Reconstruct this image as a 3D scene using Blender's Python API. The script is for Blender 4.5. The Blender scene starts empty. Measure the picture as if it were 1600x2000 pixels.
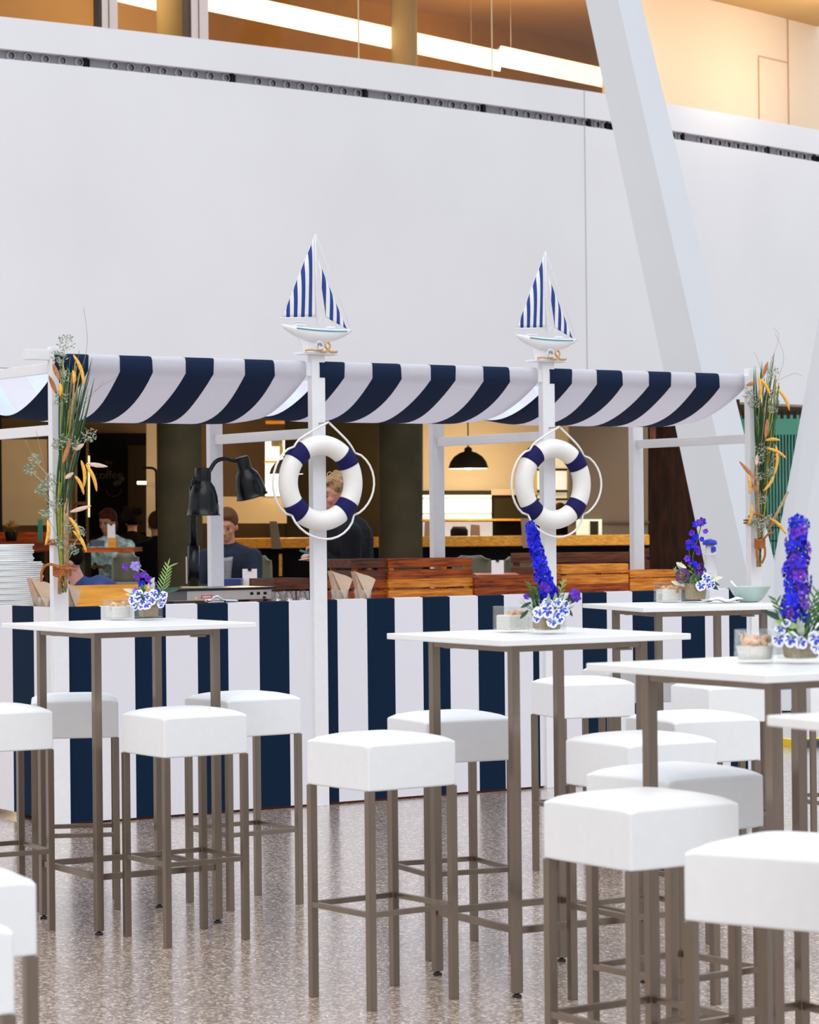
import bpy, bmesh, math, random
from math import pi, sin, cos, sqrt, atan2, radians
from mathutils import Vector, Matrix, Euler, noise
S = bpy.context.scene
COL = S.collection
random.seed(7)

# ------------------------------------------------------------------ camera
FPX, PITCH, ROLL, EYE = 5130.4, 0.0054, -0.0105, 1.4457
cd = bpy.data.cameras.new('camera'); cam = bpy.data.objects.new('camera', cd); COL.objects.link(cam)
S.camera = cam
cd.sensor_fit = 'HORIZONTAL'; cd.sensor_width = 36.0; cd.lens = FPX/1600*36.0
cd.clip_start = 0.1; cd.clip_end = 200
cam.matrix_world = Matrix.Translation((0, 0, EYE)) @ Matrix.Rotation(pi/2+PITCH, 4, 'X') @ Matrix.Rotation(ROLL, 4, 'Z')
cd.dof.use_dof = True; cd.dof.focus_distance = 11.5; cd.dof.aperture_fstop = 11.0

# ------------------------------------------------------------------ world / light / exposure
w = bpy.data.worlds.new('world'); S.world = w; w.use_nodes = True
nt = w.node_tree; bg = nt.nodes['Background']
tc = nt.nodes.new('ShaderNodeTexCoord'); sx = nt.nodes.new('ShaderNodeSeparateXYZ'); rp = nt.nodes.new('ShaderNodeValToRGB')
nt.links.new(tc.outputs['Generated'], sx.inputs[0]); 
mr = nt.nodes.new('ShaderNodeMapRange'); mr.inputs['From Min'].default_value = -1; nt.links.new(sx.outputs['Z'], mr.inputs['Value'])
nt.links.new(mr.outputs[0], rp.inputs[0]); 
vd = nt.nodes.new('ShaderNodeVectorMath'); vd.operation = 'DOT_PRODUCT'; vd.inputs[1].default_value = (-.92, -.39, 0); nt.links.new(tc.outputs['Generated'], vd.inputs[0])
m2 = nt.nodes.new('ShaderNodeMapRange'); m2.inputs['From Min'].default_value = -1; nt.links.new(vd.outputs['Value'], m2.inputs['Value'])
r2 = nt.nodes.new('ShaderNodeValToRGB'); nt.links.new(m2.outputs[0], r2.inputs[0])
r2.color_ramp.elements[0].color = (.84, .93, 1.02, 1); r2.color_ramp.elements[1].color = (1.10, 1.05, 1.0, 1)
mm_ = nt.nodes.new('ShaderNodeMix'); mm_.data_type = 'RGBA'; mm_.blend_type = 'MULTIPLY'; mm_.inputs['Factor'].default_value = 1.0
nt.links.new(rp.outputs[0], mm_.inputs['A']); nt.links.new(r2.outputs[0], mm_.inputs['B']); nt.links.new(mm_.outputs['Result'], bg.inputs['Color'])
e = rp.color_ramp.elements
e[0].position = 0.0; e[0].color = (0.50, 0.47, 0.46, 1)
e[1].position = 1.0; e[1].color = (1.30, 1.36, 1.46, 1)
m_ = e.new(0.5); m_.color = (0.72, 0.75, 0.80, 1)
bg.inputs['Strength'].default_value = 0.92
sd = bpy.data.lights.new('daylight_through_glass_roof', 'SUN'); sun = bpy.data.objects.new('daylight_through_glass_roof', sd)
COL.objects.link(sun); sd.energy = 0.95; sd.angle = radians(50); sd.color = (1.0, 0.965, 0.92)
sun.rotation_euler = (radians(36), radians(4), 0)
S.cycles.transparent_max_bounces = 24
S.view_settings.view_transform = 'Standard'; S.view_settings.look = 'None'
S.view_settings.gamma = 1.0; S.view_settings.exposure = 0.22; S.view_settings.use_curve_mapping = False

# ------------------------------------------------------------------ places: a pixel's sight line met with a depth, a height or the stall
CR, SR, CP, SP = cos(ROLL), sin(ROLL), cos(PITCH), sin(PITCH)
def ray(px, py):
    u, v = px-800, py-1000
    u, v = u*CR+v*SR, -u*SR+v*CR
    a, b, c = u/FPX, 1.0, -v/FPX
    return Vector((a, b*CP-c*SP, b*SP+c*CP))
def at(px, py, Y):
    d = ray(px, py); return Vector((0, 0, EYE))+d*(Y/d.y)
def atz(px, py, z):
    d = ray(px, py); return Vector((0, 0, EYE))+d*((z-EYE)/d.z)
P0 = Vector((-1.7152, 12.8286, 0)); TH = 0.58296
D = Vector((cos(TH), sin(TH), 0)); B = Vector((-sin(TH), cos(TH), 0)); BAY = 1.4832
def onstall(px, w, py=1170):
    r = ray(px, py); q = P0+B*w
    det = r.x*(-D.y)+D.x*r.y
    t = (q.x*(-D.y)+D.x*q.y)/det
    p = r*t; p.z += EYE
    return (p-P0).dot(D), p
def stall(u, w, z): 
    p = P0+D*u+B*w; return Vector((p.x, p.y, z))

# ------------------------------------------------------------------ materials
MATS = {}
def pm(name, col, rough=0.5, metal=0.0, noise_amt=0.06, noise_scale=30.0, bump=0.0, bump_scale=200.0, coat=0.0, trans=0.0, sheen=0.0,
       emit=None, emit_s=0.0, alpha=1.0, spec=0.5, stretch=None, sss=0.0):
    if name in MATS: return MATS[name]
    m = bpy.data.materials.new(name); m.use_nodes = True; n = m.node_tree; b = n.nodes['Principled BSDF']
    b.inputs['Roughness'].default_value = rough; b.inputs['Metallic'].default_value = metal
    b.inputs['Coat Weight'].default_value = coat; b.inputs['Transmission Weight'].default_value = trans
    b.inputs['Sheen Weight'].default_value = sheen; b.inputs['Specular IOR Level'].default_value = spec
    b.inputs['Alpha'].default_value = alpha
    if sss: b.inputs['Subsurface Weight'].default_value = sss; b.inputs['Subsurface Scale'].default_value = 0.02
    t = n.nodes.new('ShaderNodeTexCoord'); mp = n.nodes.new('ShaderNodeMapping'); n.links.new(t.outputs['Object'], mp.inputs[0])
    if stretch: mp.inputs['Scale'].default_value = stretch
    ns = n.nodes.new('ShaderNodeTexNoise'); ns.inputs['Scale'].default_value = noise_scale; ns.inputs['Detail'].default_value = 4
    n.links.new(mp.outputs[0], ns.inputs['Vector'])
    r = n.nodes.new('ShaderNodeValToRGB'); c = col
    lo = tuple(max(0, x*(1-noise_amt)) for x in c); hi = tuple(x*(1+noise_amt) for x in c)
    r.color_ramp.elements[0].position = 0.3; r.color_ramp.elements[0].color = (*lo, 1)
    r.color_ramp.elements[1].position = 0.7; r.color_ramp.elements[1].color = (*hi, 1)
    n.links.new(ns.outputs['Fac'], r.inputs[0]); n.links.new(r.outputs[0], b.inputs['Base Color'])
    if bump:
        nb = n.nodes.new('ShaderNodeTexNoise'); nb.inputs['Scale'].default_value = bump_scale
        n.links.new(mp.outputs[0], nb.inputs['Vector'])
        bp = n.nodes.new('ShaderNodeBump'); bp.inputs['Strength'].default_value = bump; bp.inputs['Distance'].default_value = 0.002
        n.links.new(nb.outputs['Fac'], bp.inputs['Height']); n.links.new(bp.outputs[0], b.inputs['Normal'])
    if emit:
        b.inputs['Emission Color'].default_value = (*emit, 1); b.inputs['Emission Strength'].default_value = emit_s
    MATS[name] = m; return m
def wood(name, dark, light, scale=6.0, rough=0.45, stretch=(1, 12, 12)):
    if name in MATS: return MATS[name]
    m = bpy.data.materials.new(name); m.use_nodes = True; n = m.node_tree; b = n.nodes['Principled BSDF']
    t = n.nodes.new('ShaderNodeTexCoord'); mp = n.nodes.new('ShaderNodeMapping'); mp.inputs['Scale'].default_value = stretch
    n.links.new(t.outputs['Object'], mp.inputs[0])
    ns = n.nodes.new('ShaderNodeTexNoise'); ns.inputs['Scale'].default_value = scale; ns.inputs['Detail'].default_value = 6; ns.inputs['Distortion'].default_value = 0.6
    n.links.new(mp.outputs[0], ns.inputs['Vector'])
    r = n.nodes.new('ShaderNodeValToRGB'); r.color_ramp.elements[0].position = 0.35; r.color_ramp.elements[0].color = (*dark, 1)
    r.color_ramp.elements[1].position = 0.65; r.color_ramp.elements[1].color = (*light, 1)
    n.links.new(ns.outputs['Fac'], r.inputs[0]); n.links.new(r.outputs[0], b.inputs['Base Color'])
    b.inputs['Roughness'].default_value = rough; b.inputs['Specular IOR Level'].default_value = .22
    MATS[name] = m; return m
def terrazzo():
    m = bpy.data.materials.new('terrazzo'); m.use_nodes = True; n = m.node_tree; b = n.nodes['Principled BSDF']
    t = n.nodes.new('ShaderNodeTexCoord')
    cols = []
    for sc, stops in ((120.0, [(0, (.15, .105, .08)), (.30, (.27, .205, .165)), (.5, (.38, .30, .25)), (.72, (.22, .16, .13)), (.88, (.60, .49, .37))]),):
        v = n.nodes.new('ShaderNodeTexVoronoi'); v.inputs['Scale'].default_value = sc; n.links.new(t.outputs['Object'], v.inputs['Vector'])
        s = n.nodes.new('ShaderNodeSeparateColor'); n.links.new(v.outputs['Color'], s.inputs[0])
        r = n.nodes.new('ShaderNodeValToRGB'); r.color_ramp.interpolation = 'CONSTANT'
        el = r.color_ramp.elements
        el[0].position = 0; el[0].color = (*stops[0][1], 1); el[1].position = stops[1][0]; el[1].color = (*stops[1][1], 1)
        for p_, c_ in stops[2:]:
            x = el.new(p_); x.color = (*c_, 1)
        n.links.new(s.outputs[0], r.inputs[0]); cols.append(r)
    ns = n.nodes.new('ShaderNodeTexNoise'); ns.inputs['Scale'].default_value = 260; n.links.new(t.outputs['Object'], ns.inputs['Vector'])
    mx = n.nodes.new('ShaderNodeMix'); mx.data_type = 'RGBA'; mx.blend_type = 'MULTIPLY'; mx.inputs['Factor'].default_value = 0.5
    n.links.new(cols[0].outputs[0], mx.inputs['A']); n.links.new(ns.outputs['Color'], mx.inputs['B'])
    hs = n.nodes.new('ShaderNodeHueSaturation'); hs.inputs['Value'].default_value = 2.05; hs.inputs['Saturation'].default_value = 0.85
    n.links.new(mx.outputs['Result'], hs.inputs['Color']); n.links.new(hs.outputs[0], b.inputs['Base Color'])
    b.inputs['Roughness'].default_value = 0.24; b.inputs['Specular IOR Level'].default_value = 0.6; b.inputs['Coat Weight'].default_value = .75; b.inputs['Coat Roughness'].default_value = .17; b.inputs['Coat IOR'].default_value = 1.85; b.inputs['Coat Tint'].default_value = (1.0, .975, .96, 1)
    nb = n.nodes.new('ShaderNodeTexNoise'); nb.inputs['Scale'].default_value = 14; n.links.new(t.outputs['Object'], nb.inputs['Vector'])
    bp = n.nodes.new('ShaderNodeBump'); bp.inputs['Strength'].default_value = 0.02; bp.inputs['Distance'].default_value = 0.004
    n.links.new(nb.outputs['Fac'], bp.inputs['Height']); n.links.new(bp.outputs[0], b.inputs['Normal'])
    MATS['terrazzo'] = m; return m
def glassmat(name, col=(0.93, 0.98, 0.97), rough=0.02, k=0.10, f=.35):
    if name in MATS: return MATS[name]
    m = bpy.data.materials.new(name); m.use_nodes = True; n = m.node_tree
    for x in list(n.nodes): n.nodes.remove(x)
    o = n.nodes.new('ShaderNodeOutputMaterial'); g = n.nodes.new('ShaderNodeBsdfGlossy'); g.inputs['Roughness'].default_value = rough
    tr = n.nodes.new('ShaderNodeBsdfTransparent'); tr.inputs['Color'].default_value = (*col, 1)
    lw = n.nodes.new('ShaderNodeLayerWeight'); lw.inputs['Blend'].default_value = .25
    mu = n.nodes.new('ShaderNodeMath'); mu.operation = 'MULTIPLY_ADD'; mu.inputs[1].default_value = f; mu.inputs[2].default_value = k*.4
    mx = n.nodes.new('ShaderNodeMixShader'); n.links.new(lw.outputs['Facing'], mu.inputs[0])
    n.links.new(mu.outputs[0], mx.inputs[0]); n.links.new(tr.outputs[0], mx.inputs[1]); n.links.new(g.outputs[0], mx.inputs[2])
    n.links.new(mx.outputs[0], o.inputs[0]); MATS[name] = m; return m
def clothmat(name, col, trans=0.25):
    if name in MATS: return MATS[name]
    m = pm(name, col, rough=0.85, noise_amt=0.04, noise_scale=90, bump=0.15, bump_scale=900, spec=0.2)
    n = m.node_tree; b = n.nodes['Principled BSDF']; o = n.nodes['Material Output']
    tl = n.nodes.new('ShaderNodeBsdfTranslucent'); tl.inputs['Color'].default_value = (*col, 1)
    mx = n.nodes.new('ShaderNodeMixShader'); mx.inputs[0].default_value = trans
    n.links.new(b.outputs[0], mx.inputs[1]); n.links.new(tl.outputs[0], mx.inputs[2]); n.links.new(mx.outputs[0], o.inputs[0])
    return m
NAVY = (0.010, 0.022, 0.062)
M_white = pm('white_paint', (.80, .80, .82), .45, noise_amt=.02)
M_leather = pm('white_leatherette', (.84, .85, .86), .38, noise_amt=.015, bump=.08, bump_scale=500)
M_top = pm('white_laminate', (.86, .86, .85), .3, noise_amt=.01)
M_steel = pm('brushed_steel', (.225, .175, .135), .26, metal=.80, noise_amt=.07, noise_scale=40, stretch=(1, 1, .1))
M_rubber = pm('black_rubber', (.012, .012, .012), .6)
M_navy = clothmat('navy_canvas', NAVY, .12)
M_wcloth = clothmat('white_canvas', (.84, .83, .88), .45)
M_pale = clothmat('pale_reverse_canvas', (.66, .72, .84), .1)
M_navyp = pm('navy_print', (.003, .015, .040), .8, noise_amt=.08, noise_scale=120, spec=.12)
M_whitep = pm('white_print', (.74, .73, .78), .7, noise_amt=.02, noise_scale=120)
M_wall = pm('white_plaster', (.77, .765, .785), .8, noise_amt=.03, noise_scale=.6, bump=.06, bump_scale=60)
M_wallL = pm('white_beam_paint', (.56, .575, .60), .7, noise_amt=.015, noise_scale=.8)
M_black = pm('gloss_black', (.004, .005, .007), .22, coat=.0, spec=.28)
M_matte = pm('matte_black', (.008, .0075, .007), .7, spec=.2)
M_dark = pm('dark_recess', (.006, .006, .007), .85, spec=.1)
M_beige = pm('beige_plaster', (.62, .50, .34), .85, noise_amt=.03, noise_scale=1.5)
M_olive = pm('olive_concrete', (.040, .033, .016), .8, noise_amt=.25, noise_scale=3, spec=.15)
M_tan = pm('brown_plaster', (.27, .16, .075), .85, noise_amt=.05, noise_scale=1.5)
M_greyolive = pm('olive_grey_shell', (.13, .12, .085), .6)
M_redwood = wood('red_brown_wood', (.15, .020, .003), (.46, .095, .012))
M_orwood = wood('orange_wood', (.46, .12, .010), (.86, .33, .045))
M_dkwood = wood('dark_brown_wood', (.055, .016, .008), (.16, .045, .02))
M_pine = wood('golden_pine', (.66, .25, .025), (.92, .44, .075), scale=3)
M_barwood = wood('amber_bar_wood', (.72, .27, .03), (.98, .50, .08))
M_glass = glassmat('clear_glass', (.982, .996, .992))
M_glass2 = glassmat('window_glass', (.98, .95, .88), k=.02, f=.10)
M_sand = pm('white_sand', (.84, .78, .73), .9, noise_amt=.15, noise_scale=220, bump=.5, bump_scale=600)
M_shell = pm('peach_shell', (.72, .42, .24), .5, noise_amt=.3, noise_scale=60)
M_sisal = pm('tan_burlap', (.36, .25, .12), .9, noise_amt=.25, noise_scale=140, bump=.5, bump_scale=500)
M_blue = pm('delphinium_blue', (.022, .026, .66), .7, noise_amt=.5, noise_scale=90, spec=.15)
M_viol = pm('violet_petal', (.16, .045, .50), .7, noise_amt=.4, noise_scale=80, spec=.15)
M_lav = pm('lavender_petal', (.34, .25, .72), .6, noise_amt=.3, noise_scale=80)
M_plum = pm('plum_petal', (.13, .05, .20), .7, noise_amt=.5, noise_scale=120)
M_pwhite = pm('white_petal', (.80, .82, .92), .6, noise_amt=.05)
M_pblue = pm('pansy_blue', (.03, .06, .48), .6, noise_amt=.3, noise_scale=200)
M_green = pm('leaf_green', (.055, .16, .03), .55, noise_amt=.35, noise_scale=40)
M_dgreen = pm('deep_leaf_green', (.012, .06, .03), .5, noise_amt=.3, noise_scale=40)
M_lime = pm('pale_leaf_green', (.26, .40, .12), .55, noise_amt=.3, noise_scale=40)
M_silver = pm('silver_green', (.42, .47, .36), .7, noise_amt=.25, noise_scale=60)
M_cream = pm('cream_petal', (.72, .72, .56), .6, noise_amt=.1)
M_pod = pm('yellow_pod', (.80, .42, .06), .6, noise_amt=.25, noise_scale=70, bump=.4, bump_scale=300)
M_rust = pm('rust_leaf', (.45, .17, .06), .7, noise_amt=.3, noise_scale=60)
M_pinkleaf = pm('pale_dry_leaf', (.72, .50, .40), .7, noise_amt=.15, noise_scale=60)
M_stick = pm('dry_stick', (.42, .29, .16), .8, noise_amt=.3, noise_scale=60)
M_ystem = pm('yellow_green_stem', (.36, .34, .04), .6, noise_amt=.25, noise_scale=60)
M_rope = pm('coir_rope', (.40, .13, .035), .9, noise_amt=.35, noise_scale=160, bump=.8, bump_scale=500)
M_tanrope = pm('tan_rope', (.62, .37, .17), .9, noise_amt=.25, noise_scale=200, bump=.5, bump_scale=600)
M_wrope = pm('white_rope', (.84, .82, .80), .8, noise_amt=.05, noise_scale=200, bump=.4, bump_scale=700)
M_buoy = pm('buoy_shell', (.84, .82, .78), .45, noise_amt=.02)
M_band = pm('navy_band', (.012, .011, .085), .8, noise_amt=.15, noise_scale=150, spec=.2)
M_sailb = pm('sail_blue', (.010, .045, .24), .7, noise_amt=.1)
M_teal = pm('teal_line', (.02, .35, .45), .5)
M_skin = pm('skin', (.62, .33, .22), .5, noise_amt=.08, noise_scale=40, sss=.1)
M_paper = pm('kraft_paper', (.60, .41, .28), .85, noise_amt=.08, noise_scale=40, bump=.2, bump_scale=300)
M_card = pm('white_card', (.82, .81, .83), .7, noise_amt=.02)
M_plate = pm('porcelain', (.84, .87, .88), .35, noise_amt=.02)
M_celadon = pm('celadon_glaze', (.42, .55, .51), .3, noise_amt=.08, noise_scale=20, coat=.3)
M_ss = pm('stainless_panel', (.50, .43, .40), .35, metal=.6, noise_amt=.05)
M_yellow = pm('signal_yellow', (.90, .66, .02), .5)
M_red = pm('signal_red', (.65, .03, .03), .5)
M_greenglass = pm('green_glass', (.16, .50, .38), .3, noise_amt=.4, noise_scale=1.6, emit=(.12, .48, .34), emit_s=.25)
M_cable = pm('black_cable', (.01, .012, .012), .5)

# ------------------------------------------------------------------ mesh helpers
class MB:
    def __init__(s): s.bm = bmesh.new()
    def _add(s, vs, fs, mi=0, smooth=False):
        v = [s.bm.verts.new(x) for x in vs]
        for f in fs:
            try:
                q = s.bm.faces.new([v[i] for i in f]); q.material_index = mi; q.smooth = smooth
            except ValueError: pass
        return v
    def hexa(s, p, mi=0):   # 4 bottom, 4 top
        s._add(p, [(3, 2, 1, 0), (4, 5, 6, 7), (0, 1, 5, 4), (1, 2, 6, 5), (2, 3, 7, 6), (3, 0, 4, 7)], mi)
    def box(s, c, d, rz=0, mi=0, rot=None):
        M = rot if rot else Matrix.Rotation(rz, 3, 'Z'); c = Vector(c); h = Vector(d)/2
        p = [c+M@Vector((x*h.x, y*h.y, z*h.z)) for z in (-1, 1) for x, y in ((-1, -1), (1, -1), (1, 1), (-1, 1))]
        s.hexa(p, mi)
    def bar(s, a, b, wd, ht, mi=0, up=(0, 0, 1)):
        a, b = Vector(a), Vector(b); f = (b-a).normalized(); u = Vector(up)
        r = f.cross(u).normalized(); u = r.cross(f)
        r *= wd/2; u *= ht/2
        s.hexa([a-r-u, a+r-u, b+r-u, b-r-u, a-r+u, a+r+u, b+r+u, b-r+u], mi)
    def tube(s, pts, r, seg=8, mi=0, closed=False, caps=True, smooth=True):
        pts = [Vector(p) for p in pts]; n = len(pts); rs = r if isinstance(r, (list, tuple)) else [r]*n
        rings = []; prev = None
        for i, p in enumerate(pts):
            if closed: t = pts[(i+1) % n]-pts[i-1]
            else: t = pts[min(i+1, n-1)]-pts[max(i-1, 0)]
            if t.length < 1e-9: t = Vector((0, 0, 1))
            t.normalize()
            if prev is None:
                a = Vector((0, 0, 1)) if abs(t.z) < .9 else Vector((1, 0, 0))
                x = t.cross(a).normalized()
            else:
                x = prev-t*prev.dot(t)
                x = x.normalized() if x.length > 1e-6 else t.orthogonal().normalized()
            prev = x; y = t.cross(x)
            rings.append([s.bm.verts.new(p+(x*cos(k*2*pi/seg)+y*sin(k*2*pi/seg))*rs[i]) for k in range(seg)])
        m = n if closed else n-1
        for i in range(m):
            A, Bq = rings[i], rings[(i+1) % n]
            for k in range(seg):
                f = s.bm.faces.new((A[k], A[(k+1) % seg], Bq[(k+1) % seg], Bq[k])); f.material_index = mi; f.smooth = smooth
        if caps and not closed:
            for R, fl in ((rings[0], 1), (rings[-1], 0)):
                f = s.bm.faces.new(R[::-1] if fl else R); f.material_index = mi
    def cyl(s, a, b, r0, r1=None, seg=16, mi=0): s.tube([a, b], [r0, r1 if r1 is not None else r0], seg, mi)
    def lathe(s, prof, seg=28, mi=0, M=None, smooth=True, mif=None):
        M = M or Matrix.Identity(4); rings = []
        for r, z in prof:
            if r < 1e-6: rings.append([s.bm.verts.new(M@Vector((0, 0, z)))])
            else: rings.append([s.bm.verts.new(M@Vector((r*cos(k*2*pi/seg), r*sin(k*2*pi/seg), z))) for k in range(seg)])
        for i in range(len(rings)-1):
            A, Bq = rings[i], rings[i+1]
            for k in range(seg):
                k2 = (k+1) % seg
                if len(A) == 1 and len(Bq) == 1: continue
                if len(A) == 1: vs = (A[0], Bq[k2], Bq[k])
                elif len(Bq) == 1: vs = (A[k], A[k2], Bq[0])
                else: vs = (A[k], A[k2], Bq[k2], Bq[k])
                try:
                    f = s.bm.faces.new(vs); f.material_index = mif(i) if mif else mi; f.smooth = smooth
                except ValueError: pass
    def ball(s, c, r, seg=14, rings=9, mi=0, M=None):
        c = Vector(c); r = Vector(r) if hasattr(r, '__len__') else Vector((r, r, r))
        T = Matrix.Translation(c) @ (M.to_4x4() if M else Matrix.Identity(4)) @ Matrix.Diagonal((*r, 1))
        s.lathe([(sin(pi*i/rings), -cos(pi*i/rings)) for i in range(rings+1)], seg, mi, T)
    def leaf(s, base, dirv, L, W, nrm=(0, 0, 1), bend=.2, mi=0, n=6, th=.0):
        base = Vector(base); d = Vector(dirv).normalized(); nn = Vector(nrm); sd = d.cross(nn)
        if sd.length < 1e-3: sd = d.orthogonal()
        sd.normalize(); nn = sd.cross(d)
        L_, C_, R_ = [], [], []
        for i in range(n+1):
            t = i/n; wd = W*sin(pi*min(.98, t*.92+.06))**.8*.5
            c = base+d*L*t-nn*bend*L*t*t*-1
            c = base+d*L*t+nn*(bend*L*t*(1-t)*-1)
            L_.append(s.bm.verts.new(c+sd*wd+nn*wd*.3)); C_.append(s.bm.verts.new(c)); R_.append(s.bm.verts.new(c-sd*wd+nn*wd*.3))
        for i in range(n):
            for a, b in ((L_, C_), (C_, R_)):
                f = s.bm.faces.new((a[i], a[i+1], b[i+1], b[i])); f.material_index = mi; f.smooth = True
    def build(s, name, mats, parent=None, bevel=0.0, segs=2, sub=0, recalc=True, smooth=False, loc=None):
        if recalc: bmesh.ops.recalc_face_normals(s.bm, faces=s.bm.faces)
        me = bpy.data.meshes.new(name); s.bm.to_mesh(me); s.bm.free()
        for m in (mats if isinstance(mats, (list, tuple)) else [mats]): me.materials.append(m)
        o = bpy.data.objects.new(name, me); COL.objects.link(o)
        if smooth:
            for p in me.polygons: p.use_smooth = True
        if parent: o.parent = parent
        if loc is not None: o.location = loc
        if bevel:
            b = o.modifiers.new('bevel', 'BEVEL'); b.width = bevel; b.segments = segs; b.limit_method = 'ANGLE'; b.angle_limit = radians(40)
        if sub: q = o.modifiers.new('sub', 'SUBSURF'); q.levels = sub; q.render_levels = sub
        return o
def tag(o, label=None, cat=None, group=None, kind=None):
    if label: o['label'] = label
    if cat: o['category'] = cat
    if group: o['group'] = group
    if kind: o['kind'] = kind
    return o
def thing(name, label, cat, loc=(0, 0, 0), rz=0.0, group=None):
    o = bpy.data.objects.new(name, None); COL.objects.link(o); o.empty_display_size = .1
    o.location = loc; o.rotation_euler = (0, 0, rz); return tag(o, label, cat, group)
def copy_tree(o, parent=None):
    c = o.copy(); COL.objects.link(c)
    if parent: c.parent = parent
    for ch in list(o.children): copy_tree(ch, c)
    return c
def struct(mb, name, mats, **k): return tag(mb.build(name, mats, **k), kind='structure')
def spline(pts, n=8):
    pts = [Vector(p) for p in pts]; out = []
    for i in range(len(pts)-1):
        p0, p1, p2, p3 = pts[max(i-1, 0)], pts[i], pts[i+1], pts[min(i+2, len(pts)-1)]
        for k in range(n):
            t = k/n; out.append(.5*((2*p1)+(p2-p0)*t+(2*p0-5*p1+4*p2-p3)*t*t+(3*p1-p0-3*p2+p3)*t**3))
    out.append(pts[-1]); return out

# ================================================================== SETTING
m = MB(); m.box((0, 20, -.05), (60, 60, .1)); struct(m, 'floor', terrazzo())
# long gently curved wall over the restaurant front; thin dark air slot near its top
def WZ(x): return .02638*x*x+.83275*x+26.0045
def wpt(x, off=0.0):
    sl = .05276*x+.83275; n_ = Vector((-sl, 1, 0)).normalized()   # away from the hall
    return Vector((x, WZ(x), 0))+n_*off
XS = [-9+.5*i for i in range(39)]
SLOT0, SLOT1, WTOP, WBOT = 5.645, 5.735, 6.02, 2.80
def wallstrip(mb, z0, z1, o0, o1, xs, mi=0):
    n0 = len(xs)
    ring = [[mb.bm.verts.new(wpt(x, o)+Vector((0, 0, z))) for x in xs] for o, z in ((o0, z0), (o0, z1), (o1, z1), (o1, z0))]
    for a in range(4):
        A, Bq = ring[a], ring[(a+1) % 4]
        for i in range(n0-1):
            f = mb.bm.faces.new((A[i], A[i+1], Bq[i+1], Bq[i])); f.material_index = mi
    for i in (0, -1): mb.bm.faces.new([ring[k][i] for k in range(4)])
m = MB(); wallstrip(m, WBOT, SLOT0, 0, .35, XS); wallstrip(m, SLOT1, WTOP, 0, .35, XS); wallstrip(m, SLOT0, SLOT1, .10, .35, XS, 1)
struct(m, 'wall_front', [M_wall, M_dark])
m = MB(); xj = at(1147, 400, 27.4).x; a = wpt(xj, -.002); m.box((a.x, a.y, (SLOT1+WTOP)/2+.0), (.008, .006, WTOP-SLOT1)); m.box((a.x, a.y, (WBOT+SLOT0)/2), (.008, .006, SLOT0-WBOT))
struct(m, 'trim_1', pm('joint_grey', (.42, .42, .45), .8))
# air nozzles in the slot: one diffuser per module
M_noz = pm('grey_nozzle', (.42, .41, .43), .6)
def wx(px, py): # wall abscissa under a pixel of the slot
    p = atz(px, py, 5.69); return p.x
mods = [(0, 176, 25, 160, 5), (180, 463, 228, 448, 8), (467, 722, 510, 705, 8), (726, 953, 765, 938, 8), (957, 1160, 990, 1152, 8), (1164, 1196, 1175, 1190, 2), (1318, 1343, 1322, 1338, 2), (1346, 1508, 1375, 1500, 8), (1512, 1598, 1530, 1592, 5)]
slotpts = [(0, 103), (180, 122), (470, 155), (720, 183), (950, 212), (1195, 243), (1317, 263), (1600, 310)]
def slot_y(px):
    for (a, b), (c, d_) in zip(slotpts, slotpts[1:]):
        if a <= px <= c: return b+(d_-b)*(px-a)/(c-a)
    return 310
names9 = ['leftmost air slot module of the white wall, cut by the frame edge', 'air slot module under the two upright window posts', 'air slot module above and left of the left sailboat', 'air slot module right above the left sailboat mast', 'air slot module above the right sailboat mast', 'short air slot piece ending at the left edge of the slanted beam', 'short air slot piece starting at the right edge of the slanted beam', 'air slot module right of the slanted beam', 'rightmost air slot module at the right frame edge']
for (p0, p1, n0, n1, cnt), lab in zip(mods, names9):
    xa, xb = wx(p0, slot_y(p0)), wx(p1, slot_y(p1)); A, Bq = wpt(xa, .07), wpt(xb, .07)
    rz = atan2((Bq-A).y, (Bq-A).x)
    t = thing('air_diffuser', lab, 'air vent', (A+Vector((0, 0, 5.69))), rz, 'air slot modules along the white wall')
    L = (Bq-A).length
    m = MB(); m.box((L/2, .012, 0), (L-.03, .02, .088)); m.build('backing_rail', pm('vent_grey', (.30, .29, .31), .7), t)
    for k in range(cnt):
        u = (n0+(n1-n0)*k/max(1, cnt-1)-p0)/(p1-p0)*L
        m = MB(); m.lathe([(.0, -.008), (.030, -.008), (.031, .022), (.043, .018), (.044, -.01), (0, -.01)], 16, 0, Matrix.Rotation(pi/2, 4, 'X'), mif=lambda i: 1 if i < 2 else 0)
        m.build('nozzle', [M_noz, M_matte], t, loc=(u, 0, 0))
    m = MB(); m.box((L-.02, -.01, 0), (.03, .05, .09)); m.build('end_block', M_matte, t)

# slanted V-shaped concrete beams in front of the wall
def beam(name, lab, rows, Zs, backv):
    m = MB(); P = []
    for (y, xl, xm, xr), Z in zip(rows, Zs):
        L_, Mm, R_ = at(xl, y, Z+.22), at(xm, y, Z), at(xr, y, Z+.16)
        P.append((L_, Mm, R_, R_+(L_-Mm)+Vector(backv)*0))
    vs = [[m.bm.verts.new(v) for v in q] for q in P]
    for i in range(len(vs)-1):
        for k in range(4): m.bm.faces.new((vs[i][k], vs[i][(k+1) % 4], vs[i+1][(k+1) % 4], vs[i+1][k]))
    m.bm.faces.new(vs[0]); m.bm.faces.new(vs[-1])
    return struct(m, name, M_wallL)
def ln(a, b, y): return a+b*y
rows = [(y, ln(1144, .2105, y), ln(1207.5, .2255, y), ln(1252.5, .2375, y)) for y in (-700, 0, 700, 1388)]
beam('trim_2', '', rows, (23.4, 22.2, 21.0, 20.0), (0, .1, 0))
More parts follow.
